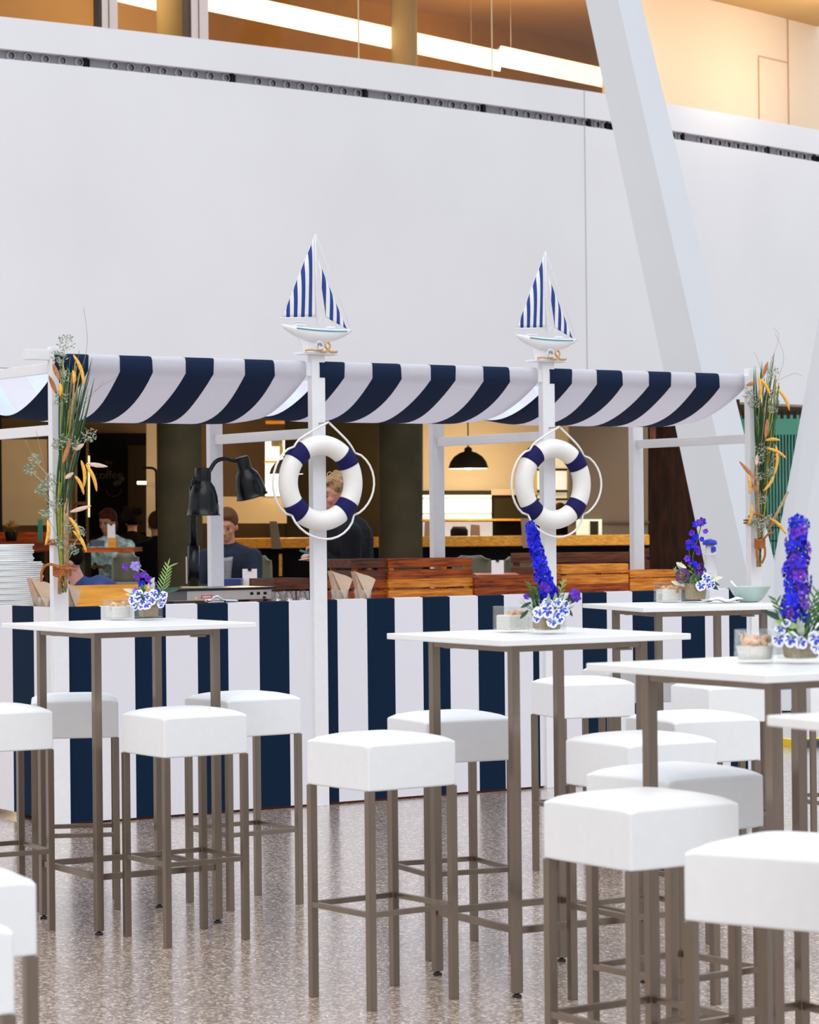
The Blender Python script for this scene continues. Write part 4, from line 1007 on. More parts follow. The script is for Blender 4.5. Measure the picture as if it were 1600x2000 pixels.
def vase(t, s, h):
    m = MB(); o_, i_ = s/2, s/2-.005
    m.box((0, 0, .006), (s, s, .012))
    for sx_, sy_, dx, dy in ((0, -1, s, .004), (0, 1, s, .004), (-1, 0, .004, s-.008), (1, 0, .004, s-.008)):
        m.box((sx_*(o_-.002), sy_*(o_-.002), h/2+.006), (dx, dy, h-.012))
    m.build('glass_vase', M_glass, t, bevel=.002)
    m = MB(); k = s/2-.008; z0, z1 = .013, h*.98
    m.hexa([Vector(v) for v in ((-k*.86, -k*.86, z0), (k*.86, -k*.86, z0), (k*.86, k*.86, z0), (-k*.86, k*.86, z0), (-k, -k, z1), (k, -k, z1), (k, k, z1), (-k, k, z1))]); m.build('burlap_liner', M_sisal, t, bevel=.006)
def arrangement(loc, rz, lab, s, h, spikes, pans, leaves, extra=None, seed=1):
    random.seed(seed); t = thing('flower_arrangement', lab, 'flowers', loc, rz, 'flower arrangements in cube vases'); vase(t, s, h)
    Rm = Matrix.Rotation(-rz, 3, 'Z')
    def W(x, y, z): return Rm@Vector((x, y, z))     # x right, y away, z up as seen from the hall side
    for base, top, r0, r1, n, mats in spikes:
        b_, t_ = W(*base), W(*top); m = MB(); m.tube([W(0, 0, h*.7), b_, t_], .0025, 6, mi=len(mats))
        for i in range(n):
            f = i/(n-1); p = b_.lerp(t_, f)+Vector((0, 0, 0)); rr = r0+(r1-r0)*f
            an = i*2.4+rnd(-.3, .3); dv = W(cos(an), sin(an), rnd(-.1, .35)).normalized()
            fr = rnd(.75, 1.3)*(.0155 if f < .85 else .012)
            floret(m, p+dv*rr*rnd(.45, 1.0), dv, fr, random.randrange(len(mats)) if f < .9 else 0)
            m.tube([p, p+dv*rr*.6], .0012, 4, mi=len(mats))
        m.build('delphinium_spike', list(mats)+[M_green], t, recalc=False)
    for x, y, z, r in pans: pansy(t, W(x, y, z), W(x*3+rnd(-.2, .2), -1, rnd(0, .5)), r)
    m = MB()
    for k in range(leaves):
        an = rnd(0, 2*pi); el = rnd(.3, 1.3); d_ = W(cos(an)*cos(el), sin(an)*cos(el), sin(el)); b_ = W(cos(an)*s*.25, sin(an)*s*.25, h*.9)
        m.leaf(b_, d_, rnd(.04, .085), rnd(.008, .018), (0, 0, 1), .3, random.choice((0, 0, 1, 2, 3)))
    m.build('foliage', [M_green, M_dgreen, M_lime, M_silver], t, recalc=False)
    if extra: extra(t, W)
    return t
def fern(m, p0_, p1, n, L, W_, mi, W):
    p0_, p1 = Vector(p0_), Vector(p1); m.tube([p0_, p0_.lerp(p1, .5)+Vector((0, 0, .004)), p1], .0018, 5, mi=mi)
    ax = (p1-p0_).normalized()
    for k in range(n):
        f = .25+.75*k/n; p = p0_.lerp(p1, f); sd_ = W(1 if k % 2 else -1, rnd(-.5, .5), .0); m.leaf(p, sd_*.7+ax*.8, L*(1.1-.5*f), W_, (0, -1, 0), .15, mi)
# left table
def exL(t, W):
    m = MB()
    fern(m, W(.045, 0, .07), W(.078, .0, .205), 15, .042, .006, 0, W); m.leaf(W(.078, 0, .20), W(.9, 0, .35), .04, .006, (0, -1, 0), .3, 0); m.leaf(W(.075, 0, .205), W(.3, 0, 1), .03, .006, (0, -1, 0), .1, 0)
    m.leaf(W(.03, 0, .10), W(1, 0, .22), .10, .022, (0, -1, .5), .2, 1); m.build('rosemary_sprig', [M_lime, M_dgreen], t, recalc=False)
    for a_, b_, L_ in (((-.02, -.01, .10), (-1, -.2, .25), .075), ((-.015, -.01, .095), (-1, -.2, .05), .07), ((.005, -.02, .085), (.5, -.3, -.2), .06), ((.01, -.02, .10), (.3, -.3, .8), .05), ((.0, -.02, .12), (.6, -.2, .9), .05)): m = MB(); m.leaf(W(*a_), W(*b_), L_, .020, W(0, -1, .4), .2, 0); m.build('pale_petal', M_cream, t, recalc=False)
    m = MB()
    for x, z, r, mi in ((-.085, .20, .012, 1), (-.045, .205, .019, 0), (-.015, .173, .013, 1), (.0, .16, .013, 1), (.014, .147, .014, 1), (.022, .133, .013, 1), (-.042, .165, .011, 1), (-.022, .135, .013, 2), (-.02, .105, .014, 1), (-.042, .108, .016, 0), (-.005, .09, .013, 2), (.035, .105, .011, 2), (.062, .068, .012, 0)):
        for q in range(3): floret(m, W(x+rnd(-.004, .004), -.02+rnd(-.01, .01), z+rnd(-.005, .005)), W(rnd(-.6, .6), -1, rnd(-.5, .5)), r, mi)
    m.tube(spline([W(.0, 0, .07), W(.015, -.005, .14), W(-.01, -.01, .18), W(-.06, -.015, .21)], 6), .002, 6, mi=3)
    m.build('bellflower_stem', [M_lav, M_viol, M_blue, M_lime], t, recalc=False)
arrangement((-.995, 9.97, TZ+.001), .557, 'loose lavender flowers with blue pansies in a cube vase on the left table', .082, .072,
    [], [(x, y, z, r) for x, y, z, r in ((-.052, -.035, .078, .022), (.0, -.055, .058, .022), (-.03, -.05, .100, .019), (.06, -.035, .092, .020), (.025, -.05, .100, .019), (-.050, -.03, .062, .019), (-.035, -.045, .085, .021), (-.015, -.05, .068, .019), (.0, -.05, .092, .018), (.018, -.05, .072, .019), (.035, -.045, .088, .018), (.055, -.03, .078, .019), (.05, -.04, .060, .016), (-.02, -.055, .050, .016), (-.045, -.03, .048, .013))], 26, exL, 3)
# middle table
def exM(t, W):
    m = MB()
    fern(m, W(-.02, 0, .08), W(-.058, .0, .165), 9, .03, .005, 0, W); fern(m, W(-.015, .0, .08), W(-.035, -.01, .15), 10, .03, .006, 0, W); fern(m, W(.03, .0, .08), W(.055, 0, .17), 8, .025, .006, 1, W)
    for a_, b_ in (((.06, -.01, .085), (.6, -.2, -.9)), ((.068, -.01, .10), (.3, 0, 1)), ((.05, -.01, .10), (1, 0, .3)), ((.075, -.01, .095), (.8, 0, .7)), ((-.05, -.02, .10), (-1, 0, -.5)), ((-.04, -.02, .11), (-.8, -.3, .6)), ((-.06, -.02, .075), (-.6, 0, -.6))): m.leaf(W(*a_), W(*b_), .038, .012, W(0, -1, .3), .2, 2)
    m.tube([W(.02, 0, .07), W(.06, -.01, .09), W(.085, -.01, .10)], .0015, 5, mi=0)
    m.build('fern_sprig', [M_green, M_lime, M_dgreen], t, recalc=False)
    m = MB()
    for grp in (((.088, .125, .018), (.092, .115, .016)), ((-.012, .15, .013), (.0, .143, .014)), ((-.065, .118, .009),)):
        m = MB()
        for x, z, r in grp:
            for q in range(3): floret(m, W(x+rnd(-.003, .003), -.03, z+rnd(-.004, .004)), W(rnd(-.6, .6), -1, rnd(-.4, .4)), r, 0)
        m.build('violet_bloom', M_viol, t, recalc=False)
arrangement((.432, 8.325, TZ+.001), .525, 'dense royal blue flower spike with pansies on the middle table', .090, .070,
    [((.004, 0, .125), (-.050, 0, .345), .030, .013, 88, (M_blue, M_blue, M_blue)), ((.012, -.01, .10), (.0, -.01, .155), .028, .022, 36, (M_blue, M_blue))],
    [(-.028, -.045, .068, .022), (-.002, -.05, .074, .025), (.022, -.05, .062, .022), (.045, -.04, .078, .021), (.035, -.045, .050, .020), (.012, -.055, .035, .020), (-.035, -.045, .050, .015), (.055, -.035, .070, .017), (.0, -.04, .098, .018), (.03, -.04, .098, .018), (.055, -.03, .092, .016), (-.01, -.04, .085, .017)], 30, exM, 5)
# right table
def exR(t, W):
    m = MB()
    for a_, b_ in (((.02, -.01, .07), (.10, 0, .17)), ((.03, 0, .07), (.09, -.01, .22)), ((-.02, 0, .07), (-.065, -.01, .16)), ((.02, -.02, .07), (.06, -.03, .15)), ((.03, -.02, .07), (.12, -.02, .12)), ((.0, -.02, .07), (.04, -.02, .18)), ((.01, -.02, .06), (.07, -.02, .20))): fern(m, W(*a_), W(*b_), 11, .035, .006, 0, W)
    m.leaf(W(-.02, -.01, .10), W(-1, -.1, .4), .085, .018, W(0, -1, .4), .2, 1); m.leaf(W(.03, -.03, .08), W(1, -.2, .35), .08, .022, W(0, -1, .4), .2, 2); m.leaf(W(-.01, -.03, .09), W(-1, -.1, .25), .06, .020, W(0, -1, .4), .2, 3)
    m.build('fern_sprig', [M_green, M_dgreen, M_cream, M_lime], t, recalc=False)
arrangement((.953, 6.421, TZ+.001), .55, 'tallest violet blue flower spike with pansies on the near right table', .088, .066,
    [((-.012, 0, .10), (-.004, 0, .352), .038, .024, 105, (M_blue, M_viol, M_blue))],
    [(-.058, -.03, .058, .019), (-.03, -.045, .060, .021), (-.01, -.05, .052, .019), (.028, -.05, .062, .022), (.03, -.055, .038, .018), (.052, -.03, .060, .019), (.045, -.04, .085, .018), (-.055, -.03, .082, .016), (-.04, -.03, .098, .013)], 40, exR, 8)
# far table
def exF(t, W):
    m = MB()
    for i in range(60):
        v = Vector((random.gauss(0, 1), random.gauss(0, 1), random.gauss(0, 1))).normalized(); p = W(-.055, -.01, .115)+v*.030; floret(m, p, v, .011, 0)
    m.build('plum_bloom', M_plum, t, recalc=False)
    m = MB()
    for i in range(34):
        v = Vector((random.gauss(0, 1), random.gauss(0, 1), random.gauss(0, 1))).normalized(); p = W(.022, -.01, .135)+Vector((v.x*.022, v.y*.02, v.z*.034)); floret(m, p, v, .010, 0)
    m.build('violet_bloom', M_viol, t, recalc=False)
    for a_, b_, L_ in (((.06, -.01, .10), (1, 0, .15), .06), ((.04, -.01, .105), (.8, -.2, .5), .05), ((-.04, -.01, .15), (-1, 0, .6), .05), ((-.05, 0, .14), (-.8, 0, .8), .045), ((-.06, -.01, .075), (-1, 0, .4), .05), ((-.05, -.01, .07), (-.9, 0, .9), .035)): m = MB(); m.leaf(W(*a_), W(*b_), L_, .018, W(0, -1, .3), .2, 0); m.build('pale_petal', M_cream, t, recalc=False)
    m = MB()
    for a_, b_ in (((-.01, 0, .07), (-.07, 0, .175)), ((-.01, 0, .07), (-.095, 0, .15)), ((.0, 0, .07), (-.03, 0, .2))): fern(m, W(*a_), W(*b_), 8, .025, .007, 0, W)
    for a_, b_ in (((.06, -.01, .095), (1, 0, -.5)), ((.065, -.01, .09), (.8, 0, -.9)), ((.05, -.01, .085), (.8, 0, -.6))): m.leaf(W(*a_), W(*b_), .05, .014, W(0, -1, .3), .1, 1)
    m.build('green_sprig', [M_lime, M_dgreen], t, recalc=False)
    m = MB()
    for x, z, r in ((.018, .345, .020), (.03, .352, .022), (.005, .335, .019), (.045, .31, .015), (-.012, .30, .018), (.0, .285, .018), (.028, .275, .014), (-.03, .26, .017), (-.028, .235, .015), (-.005, .25, .016), (.008, .235, .018), (.012, .215, .017), (-.035, .19, .02), (-.02, .175, .017), (.0, .165, .016), (-.01, .27, .013)):
        for q in range(3): floret(m, W(x+rnd(-.004, .004), -.01+rnd(-.01, .01), z+rnd(-.004, .004)), W(rnd(-.6, .6), -1, rnd(-.5, .5)), r*.8, random.choice((0, 0, 1)))
    m.tube([W(0, 0, .07), W(-.01, 0, .2), W(.03, 0, .34)], .002, 6, mi=2); m.tube([W(0, 0, .07), W(-.02, 0, .16), W(-.03, 0, .27)], .0018, 6, mi=2)
    m.build('delphinium_spike', [M_blue, M_viol, M_green], t, recalc=False)
arrangement((1.241, 11.433, TZ+.001), .30, 'airy blue and plum flowers with pansies on the far right table', .096, .085,
    [], [(.018, -.05, .074, .026), (.042, -.045, .105, .025), (.065, -.03, .082, .020), (.05, -.04, .075, .018)], 26, exF, 9)

# sand bowls with shells
def sandbowl(loc, rz, lab, s, h, seed, rnd_=False):
    random.seed(seed); t = thing('glass_bowl', lab, 'bowl', loc, rz, 'glass bowls with sand and shells')
    m = MB()
    if rnd_: m.lathe([(0, 0), (s*.42, 0), (s*.52, h*.25), (s*.5, h), (s*.48, h), (s*.495, h*.25), (s*.4, .008), (0, .008)], 32)
    else:
        m.box((0, 0, .005), (s, s, .010)); o_ = s/2
        for sx_, sy_, dx, dy in ((0, -1, s, .004), (0, 1, s, .004), (-1, 0, .004, s-.008), (1, 0, .004, s-.008)): m.box((sx_*(o_-.002), sy_*(o_-.002), h/2+.005), (dx, dy, h-.010))
    m.build('glass', M_glass, t, bevel=0 if rnd_ else .003)
    m = MB(); k = s/2-.008
    if rnd_: m.lathe([(0, .010), (s*.40, .010), (s*.46, h*.5), (0, h*.58)], 28)
    else: m.box((0, 0, h*.31+.006), (2*k, 2*k, h*.56))
    m.build('sand', M_sand, t, bevel=0 if rnd_ else .004)
    for q in range(7):
        x, y = rnd(-.5, .5)*k*1.2, rnd(-.6, .4)*k*1.2; m = MB(); r = rnd(.013, .021); a = rnd(0, 3)
        M_ = Matrix.Rotation(a, 3, 'Z')@Matrix.Rotation(rnd(.6, 1.5), 3, 'Y')
        pts = []
        for i in range(26):
            f = i/25; an = f*4*pi; pts.append(Vector((x, y, h*.66+rnd(0, .006)))+M_@Vector((r*(1-f)*cos(an)*.6, r*(1-f)*sin(an)*.6, (f-.5)*r*2.2)))
        m.tube(pts, [max(.0012, r*.5*(1-i/25)) for i in range(26)], 8); m.build('shell', M_shell, t)
sandbowl((-1.115, 10.0, TZ+.001), .557, 'square glass bowl of pink white sand on the left table', .088, .078, 2)
sandbowl((.330, 8.46, TZ+.001), .525, 'square glass bowl of sand and shells on the middle table', .096, .084, 3)
sandbowl((.846, 6.46, TZ+.001), .55, 'rounded glass bowl with sand and shells on the near right table', .100, .082, 4, True)
sandbowl((1.130, 11.50, TZ+.001), .30, 'square glass bowl with peach shells on the far right table', .100, .086, 6)
# pale green bowl, plate and spoon on the far table
t = thing('serving_bowl', 'wide pale green bowl on the far right table', 'bowl', (1.475, 11.42, TZ+.001))
m = MB(); m.lathe([(0, .0), (.040, .0), (.050, .006), (.074, .036), (.090, .064), (.093, .068), (.088, .068), (.070, .040), (.045, .012), (0, .010)], 40); m.build('bowl', M_celadon, t)
t2 = thing('spoon', 'white spoon leaning in the pale green bowl', 'spoon', (1.475, 11.42, TZ+.001))
m = MB(); m.tube([(-.03, -.02, .030), (-.085, -.02, .092)], [.004, .005], 8); m.ball((-.025, -.02, .026), (.014, .018, .006)); m.build('spoon_body', M_card, t2)
m = MB(); g = [[m.bm.verts.new((-.075+.15*i/8, -.055+.11*j/5, .004+.012*sin(i*1.1)*sin(j*.9+.4))) for j in range(6)] for i in range(9)]
for i in range(8):
    for j in range(5): f = m.bm.faces.new((g[i][j], g[i+1][j], g[i+1][j+1], g[i][j+1])); f.smooth = True
o = m.build('paper_napkin', M_card); o.location = (1.345, 11.33, TZ+.012); o.rotation_euler = (0, 0, .3); o.modifiers.new('s', 'SOLIDIFY').thickness = .003
tag(o, 'white napkin between the flowers and the pale green bowl', 'napkin')

# ================================================================== DRIED BUNDLES ON THE END POSTS
def bundle(px_ax, Y, ztie, ztop, lab, spec, seed):
    random.seed(seed); base = at(px_ax, 1100, Y); t = thing('dried_flower_bundle', lab, 'dried bouquet', (base.x, base.y, 0), 0, 'dried bundles tied to the end posts')
    k = Y/FPX
    def Q(px, py, dy=0.0):
        p = at(px, py, Y); return Vector((p.x-base.x, dy, p.z))
    # stems
    m = MB()
    for i in range(46):
        xb = rnd(-7, 7); xt = rnd(-14, 26); yt = rnd(spec['stem_top'], spec['stem_top']+180); dy = rnd(-.04, .0)
        m.tube(spline([Q(spec['foot'][0]+xb*.6, spec['foot'][1]-rnd(0, 25), dy), Q(spec['tie'][0]+xb*.5, spec['tie'][1], dy*.6), Q(spec['mid'][0]+xb*1.6+xt*.25, spec['mid'][1], dy), Q(spec['top'][0]+xt, yt, dy)], 4), rnd(.0018, .0042), 5, mi=random.choice((0, 1, 1, 2, 3, 3)))
    m.build('stem', [M_dgreen, M_ystem, M_green, M_stick], t)['kind'] = 'stuff'
    m = MB()
    for s_ in spec['sticks']: m.tube([Q(*s_[0], -.03), Q(*s_[1], -.035)], [.010, .007], 8)
    m.build('wood_stick', M_stick, t)
    m = MB()
    for i in range(34):
        x0_, y0_ = spec['grass'][0]+rnd(-10, 6), spec['grass'][1]+rnd(-20, 60); an = rnd(*spec['fan']); L_ = rnd(*spec['glen'])
        x1_, y1_ = x0_+L_*sin(an), y0_-L_*cos(an); dy = rnd(-.05, .01)
        m.tube(spline([Q(x0_, y0_, dy), Q((x0_+x1_)/2-3, (y0_+y1_)/2, dy), Q(x1_, y1_, dy)], 3), [rnd(.002, .004)]*6+[.0006], 4, mi=random.choice((0, 0, 0, 1)))
    for pts in spec['wisps']: m.tube(spline([Q(*p_, -.03) for p_ in pts], 5), .0010, 4, mi=2)
    m.build('grass_blade', [M_dgreen, M_green, M_stick], t)['kind'] = 'stuff'
    m = MB()
    for (cx, cy, r) in spec['silver']:
        for i in range(60):
            a = rnd(0, 2*pi); rr = r*sqrt(rnd(0, 1)); c = Q(cx+rr*cos(a), cy+rr*sin(a), rnd(-.07, -.02)); m.leaf(c, Vector((rnd(-1, 1), rnd(-1, .2), rnd(-.3, 1))), rnd(.010, .022), rnd(.003, .006), (0, -1, 0), .2, random.choice((0, 0, 1)))
        m.tube([Q(cx, cy, -.03), Q(spec['mid'][0], min(cy+60, spec['tie'][1]), -.02)], .0018, 4, mi=0)
    m.build('silver_foliage', [M_silver, pm('grey_green_leaf', (.20, .25, .15), .7)], t, recalc=False)
    for (x0_, y0_, x1_, y1_) in spec['pods']:
        a, b = Q(x0_, y0_, -.07), Q(x1_, y1_, -.085); n_ = 8; bend = (b-a).cross(Vector((0, 1, 0))).normalized()*(b-a).length*.08
        m = MB(); m.tube([a.lerp(b, i/n_)+bend*sin(pi*i/n_) for i in range(n_+1)], [.0025]+[.0095*sin(pi*(i/n_*.82+.12))**.6 for i in range(1, n_)]+[.003], 8); m.build('yellow_pod', M_pod, t)
    for (x0_, y0_, x1_, y1_, kind) in spec['leaves']:
        a, b = Q(x0_, y0_, -.065), Q(x1_, y1_, -.08); m = MB(); m.leaf(a, b-a, (b-a).length, .022, (0, -1, .2), .15, 0); o = m.build('dry_leaf', M_rust if kind else M_pinkleaf, t, recalc=False); o.modifiers.new('s', 'SOLIDIFY').thickness = .0012
    m = MB()
    cx, cy = spec['tie']; c = Q(cx, cy, -.012)
    for i in range(5):
        zz_ = (i-2)*.011; m.tube([c+Vector((spec['tw']*cos(q*pi/8), .030*sin(q*pi/8), zz_+.004*sin(q))) for q in range(16)], .0072, 7, closed=True)
    m.build('rope_tie', M_rope, t)
    for pts in spec['ends']: m = MB(); m.tube(spline([Q(*p_, -.05) for p_ in pts], 6), .0068, 7); m.build('rope_end', M_rope, t)
bundle(127, 12.735, 0, 0, 'dried bundle with yellow pods tied to the left end post', dict(
    foot=(126, 1158), tie=(122, 1114), mid=(122, 960), top=(132, 720), stem_top=690, sticks=[((118, 1160), (118, 1110)), ((130, 1150), (128, 900)), ((133, 1130), (132, 880))],
    grass=(128, 950), fan=(-.02, .26), glen=(150, 275), wisps=[[(95, 1000), (78, 930), (52, 860)], [(128, 870), (170, 780), (232, 735)], [(130, 860), (160, 800), (205, 745)], [(100, 985), (85, 900), (72, 840)], [(125, 800), (170, 690), (165, 600)]],
    silver=[(130, 672, 16), (118, 702, 14), (128, 735, 13), (122, 780, 14), (178, 852, 14), (148, 868, 12), (70, 900, 13), (60, 918, 10), (85, 955, 12), (100, 940, 12), (82, 960, 9), (112, 985, 13), (92, 1005, 9), (140, 1030, 15), (160, 1040, 10), (118, 1060, 12), (145, 1075, 10), (128, 860, 10), (115, 870, 10)],
    pods=[(147, 695, 168, 756), (146, 725, 148, 752), (162, 900, 168, 952), (171, 908, 193, 960), (150, 930, 168, 966), (97, 1015, 93, 1065), (146, 1036, 173, 1078), (138, 1010, 160, 1050), (120, 750, 122, 775)],
    leaves=[(172, 906, 214, 912, 0), (140, 862, 126, 908, 1), (107, 712, 120, 744, 1), (140, 1000, 182, 988, 0), (130, 935, 148, 924, 0), (114, 770, 100, 735, 1), (150, 880, 168, 868, 0)],
    tw=.040, ends=[[(118, 1110), (104, 1102), (90, 1106), (84, 1120), (84, 1136)], [(130, 1112), (142, 1110), (152, 1114)], [(124, 1120), (118, 1135), (120, 1150)]]), 21)
bundle(1487, 15.215, 0, 0, 'dried bundle with yellow pods tied to the right end post', dict(
    foot=(1482, 1108), tie=(1484, 1062), mid=(1486, 930), top=(1496, 740), stem_top=720, sticks=[((1479, 1106), (1480, 1060)), ((1483, 1050), (1476, 900)), ((1500, 1035), (1538, 960))],
    grass=(1488, 900), fan=(-.10, .14), glen=(110, 215), wisps=[[(1510, 760), (1530, 700), (1512, 650)], [(1495, 760), (1478, 700), (1470, 690)], [(1515, 745), (1550, 730), (1564, 735)], [(1500, 720), (1520, 660), (1508, 640)]],
    silver=[(1507, 730, 12), (1462, 775, 12), (1470, 790, 10), (1506, 770, 9), (1486, 880, 12), (1480, 900, 10), (1482, 930, 10), (1487, 975, 10), (1478, 1015, 14), (1484, 1028, 12), (1500, 1015, 9), (1503, 920, 8), (1472, 1022, 9), (1506, 800, 8)],
    pods=[(1478, 735, 1480, 782), (1483, 742, 1500, 773), (1517, 762, 1538, 803), (1492, 861, 1520, 861), (1495, 876, 1532, 896), (1458, 928, 1460, 965), (1465, 985, 1458, 1025), (1500, 1012, 1532, 1044), (1510, 925, 1487, 960), (1512, 870, 1508, 930)],
    leaves=[(1496, 820, 1492, 860, 1), (1442, 902, 1476, 940, 1), (1455, 754, 1474, 748, 1), (1480, 965, 1462, 940, 1), (1497, 708, 1486, 740, 1), (1476, 890, 1474, 910, 0)],
    tw=.026, ends=[[(1490, 1052), (1500, 1042), (1508, 1040)], [(1476, 1065), (1476, 1085), (1480, 1098)], [(1492, 1068), (1492, 1085), (1486, 1100)], [(1460, 1010), (1474, 1004), (1488, 1008)]]), 22)

for nm_px, k_, y_ in ((112, 0, 1058), (1470, 3, 1018)):
    c = stall(k_*BAY, 0, 0); zz_ = at(nm_px, y_, c.y).z; kid = [o for o in bpy.data.objects if o.name.startswith('dried_flower_bundle')][0 if k_ == 0 else 1]
    sg = 1 if k_ == 0 else .8; m = MB()
    for dz in (-.010, .006):
        pts = []
        for q in range(20):
            a_ = q*2*pi/20; ca, sa = cos(a_), sin(a_)
            lx = .052*(1 if ca > 0 else -1)*abs(ca)**.5+(.05 if ca > .1 and k_ == 3 else (.04 if ca > .1 else 0)); ly = .034*(1 if sa > 0 else -1)*abs(sa)**.5-(.09 if sa < 0 and ca > 0 else 0)*abs(sa)
            p = c+D*lx+B*ly; pts.append(Vector((p.x, p.y, zz_+dz))-kid.location)
        m.tube(pts, .006, 7, closed=True)
    m.build('rope_band', M_rope, kid)
# ================================================================== CABLE RAMP
m = MB(); a = atz(1562, 1462, 0); t = thing('cable_ramp', 'black cable ramp with yellow edges on the floor at the right frame edge', 'cable ramp', (a.x, a.y, 0), .35)
m = MB(); m.hexa([Vector(v) for v in ((.03, .0, 0), (.9, .0, 0), (.9, .24, 0), (.03, .24, 0), (.03, .05, .04), (.9, .05, .04), (.9, .19, .04), (.03, .19, .04))]); m.build('black_body', M_rubber, t)
m = MB(); m.hexa([Vector(v) for v in ((.03, .16, .0), (.9, .16, 0), (.9, .28, 0), (.03, .28, 0), (.03, .19, .046), (.9, .19, .046), (.9, .22, .046), (.03, .22, .046))]); m.box((.015, .12, .024), (.03, .28, .048)); m.build('yellow_edge', M_yellow, t)

# ================================================================== RESTAURANT FURNITURE
def shell_chair(px, py, Z, wpx, hpx, rz, lab):
    p = at(px, py, Z); wd = wpx*Z/FPX; hh_ = hpx*Z/FPX
    t = thing('bar_chair', lab, 'chair', (p.x, p.y, 0), rz, 'grey olive bar chairs in the restaurant')
    zt_ = p.z; m = MB(); n_ = 12; prof = []
    g = []
    for j in range(7):
        f = j/6; z = zt_-hh_*(1-f); ww = wd/2*(1-.55*max(0, f-.75)*2*max(0, f-.75)*4)
        g.append([m.bm.verts.new((ww*(-1+2*i/n_), -.10*(1-(2*i/n_-1)**2)*-1-.02*f, z-(.05*hh_/.2*max(0, abs(2*i/n_-1)-.7)*2 if j == 6 else 0))) for i in range(n_+1)])
    for j in range(6):
        for i in range(n_): f_ = m.bm.faces.new((g[j][i], g[j][i+1], g[j+1][i+1], g[j+1][i])); f_.smooth = True
    o = m.build('backrest', M_greyolive, t, recalc=False); o.modifiers.new('s', 'SOLIDIFY').thickness = .012
    m = MB(); m.box((0, -.12, zt_-hh_), (wd*.95, .36, .03)); m.build('seat', M_greyolive, t, bevel=.01)
    for sx_ in (-1, 1):
        for yy in (-.26, .02): m = MB(); m.cyl((sx_*wd*.4, yy, zt_-hh_), (sx_*wd*.48, yy, 0), .012, seg=8); m.build('leg', M_matte, t)
shell_chair(921, 1086, 20.5, 72, 46, .1, 'olive grey chair shell above the low crate left of the right lifebuoy')
shell_chair(1012, 1088, 20.5, 56, 40, .3, 'dark edged grey chair behind the menu card near the middle flowers')
shell_chair(500, 1086, 21.3, 60, 60, -.1, 'olive grey chair beside the seated man')
shell_chair(245, 1080, 21.2, 50, 60, .15, 'olive grey chair behind the left flowers')
def menu_card(x0, x1, y0, y1, Z, lab):
    a, b = at(x0, y1, Z), at(x1, y0, Z); t = thing('menu_card', lab, 'menu', (a.x, a.y, a.z), .0, 'white menu cards on clip boards')
    w_, h_ = b.x-a.x, b.z-a.z; m = MB(); m.box((w_/2, 0, h_/2), (w_, .006, h_)); m.build('card', M_card, t); m = MB(); m.box((w_/2, -.006, h_*.97), (w_*.25, .008, .014)); m.build('clip', M_matte, t)
menu_card(960, 984, 1094, 1122, 18.5, 'white menu card standing between the two grey chairs')
menu_card(474, 502, 1111, 1151, 17.35, 'white menu card in front of the seated man')
menu_card(210, 225, 1024, 1051, 24.9, 'white menu card in the wooden holder before the seated woman')
m = MB(); a, b = at(212, 1070.5, 24.9), at(228, 1050, 24.9); m.box(((a.x+b.x)/2, 24.9, (a.z+b.z)/2), (b.x-a.x, .08, b.z-a.z)); tag(m.build('menu_holder', M_pine), 'small pine holder for the menu card on the far table', 'menu holder')
# restaurant tables (high)
def resttable(x0, x1, y, Z, lab, legs=True):
    a, b = at(x0, y, Z), at(x1, y, Z); t = thing('restaurant_table', lab, 'table', ((a.x+b.x)/2, Z, 0), 0, 'restaurant tables'); w_ = b.x-a.x
    m = MB(); m.box((0, .35, a.z-.02), (w_, .8, .04)); m.build('table_top', M_redwood, t)
    for sx_ in (-1, 1):
        m = MB(); m.box((sx_*(w_/2-.12), .35, (a.z-.04)/2), (.09, .5, a.z-.04)); m.build('leg', M_olive, t)
    return a.z
resttable(128, 262, 1071, 24.4, 'red brown high table in front of the seated woman')
resttable(415, 520, 1152, 17.2, 'high table with the white menu card, behind the heat lamp')
resttable(930, 1015, 1123, 18.3, 'small high table holding the menu card between the two grey chairs')
m = MB(); a, b = at(468, 1150, 17.0), at(415, 1132, 17.0); m.box(((a.x+b.x)/2, 17.25, (a.z+b.z)/2), (abs(a.x-b.x), .22, abs(b.z-a.z))); tag(m.build('blue_folder', pm('navy_folder', (.015, .04, .16), .5)), 'navy blue box before the seated man', 'box')
m = MB(); a = at(183, 1068, 24.3); m.box((a.x, 24.55, a.z+.03), (.13, .16, .055), .2); tag(m.build('dark_handbag', pm('slate_leather', (.05, .06, .09), .6)), 'small dark grey bag on the table before the seated woman', 'bag')
# yellow dots etc: crate corner behind: dark bench backs further right
for x0, x1, yt, Z, lab, mt in ((998, 1228, 1081, 19.5, 'dark brown slatted bench back behind the orange crate', M_dkwood), (1229, 1268, 1072, 22.5, 'dark bench end left of the slanted beam', M_dkwood)):
    a, b = at(x0, yt, Z), at(x1, yt, Z); t = thing('slatted_bench', lab, 'bench', (a.x, a.y, 0), 0, 'slatted benches in the restaurant'); w_ = b.x-a.x
    for q in range(3): m = MB(); m.box((w_/2, 0, a.z-.035-q*.10), (w_, .025, .075)); m.build('back_slat', mt, t, bevel=.003)
    m = MB(); m.box((w_/2, -.22, .74), (w_, .40, .03)); m.build('seat', mt, t)
    for xx in (.04, w_-.04): m = MB(); m.box((xx, .02, a.z/2), (.05, .04, a.z)); m.build('leg', mt, t)

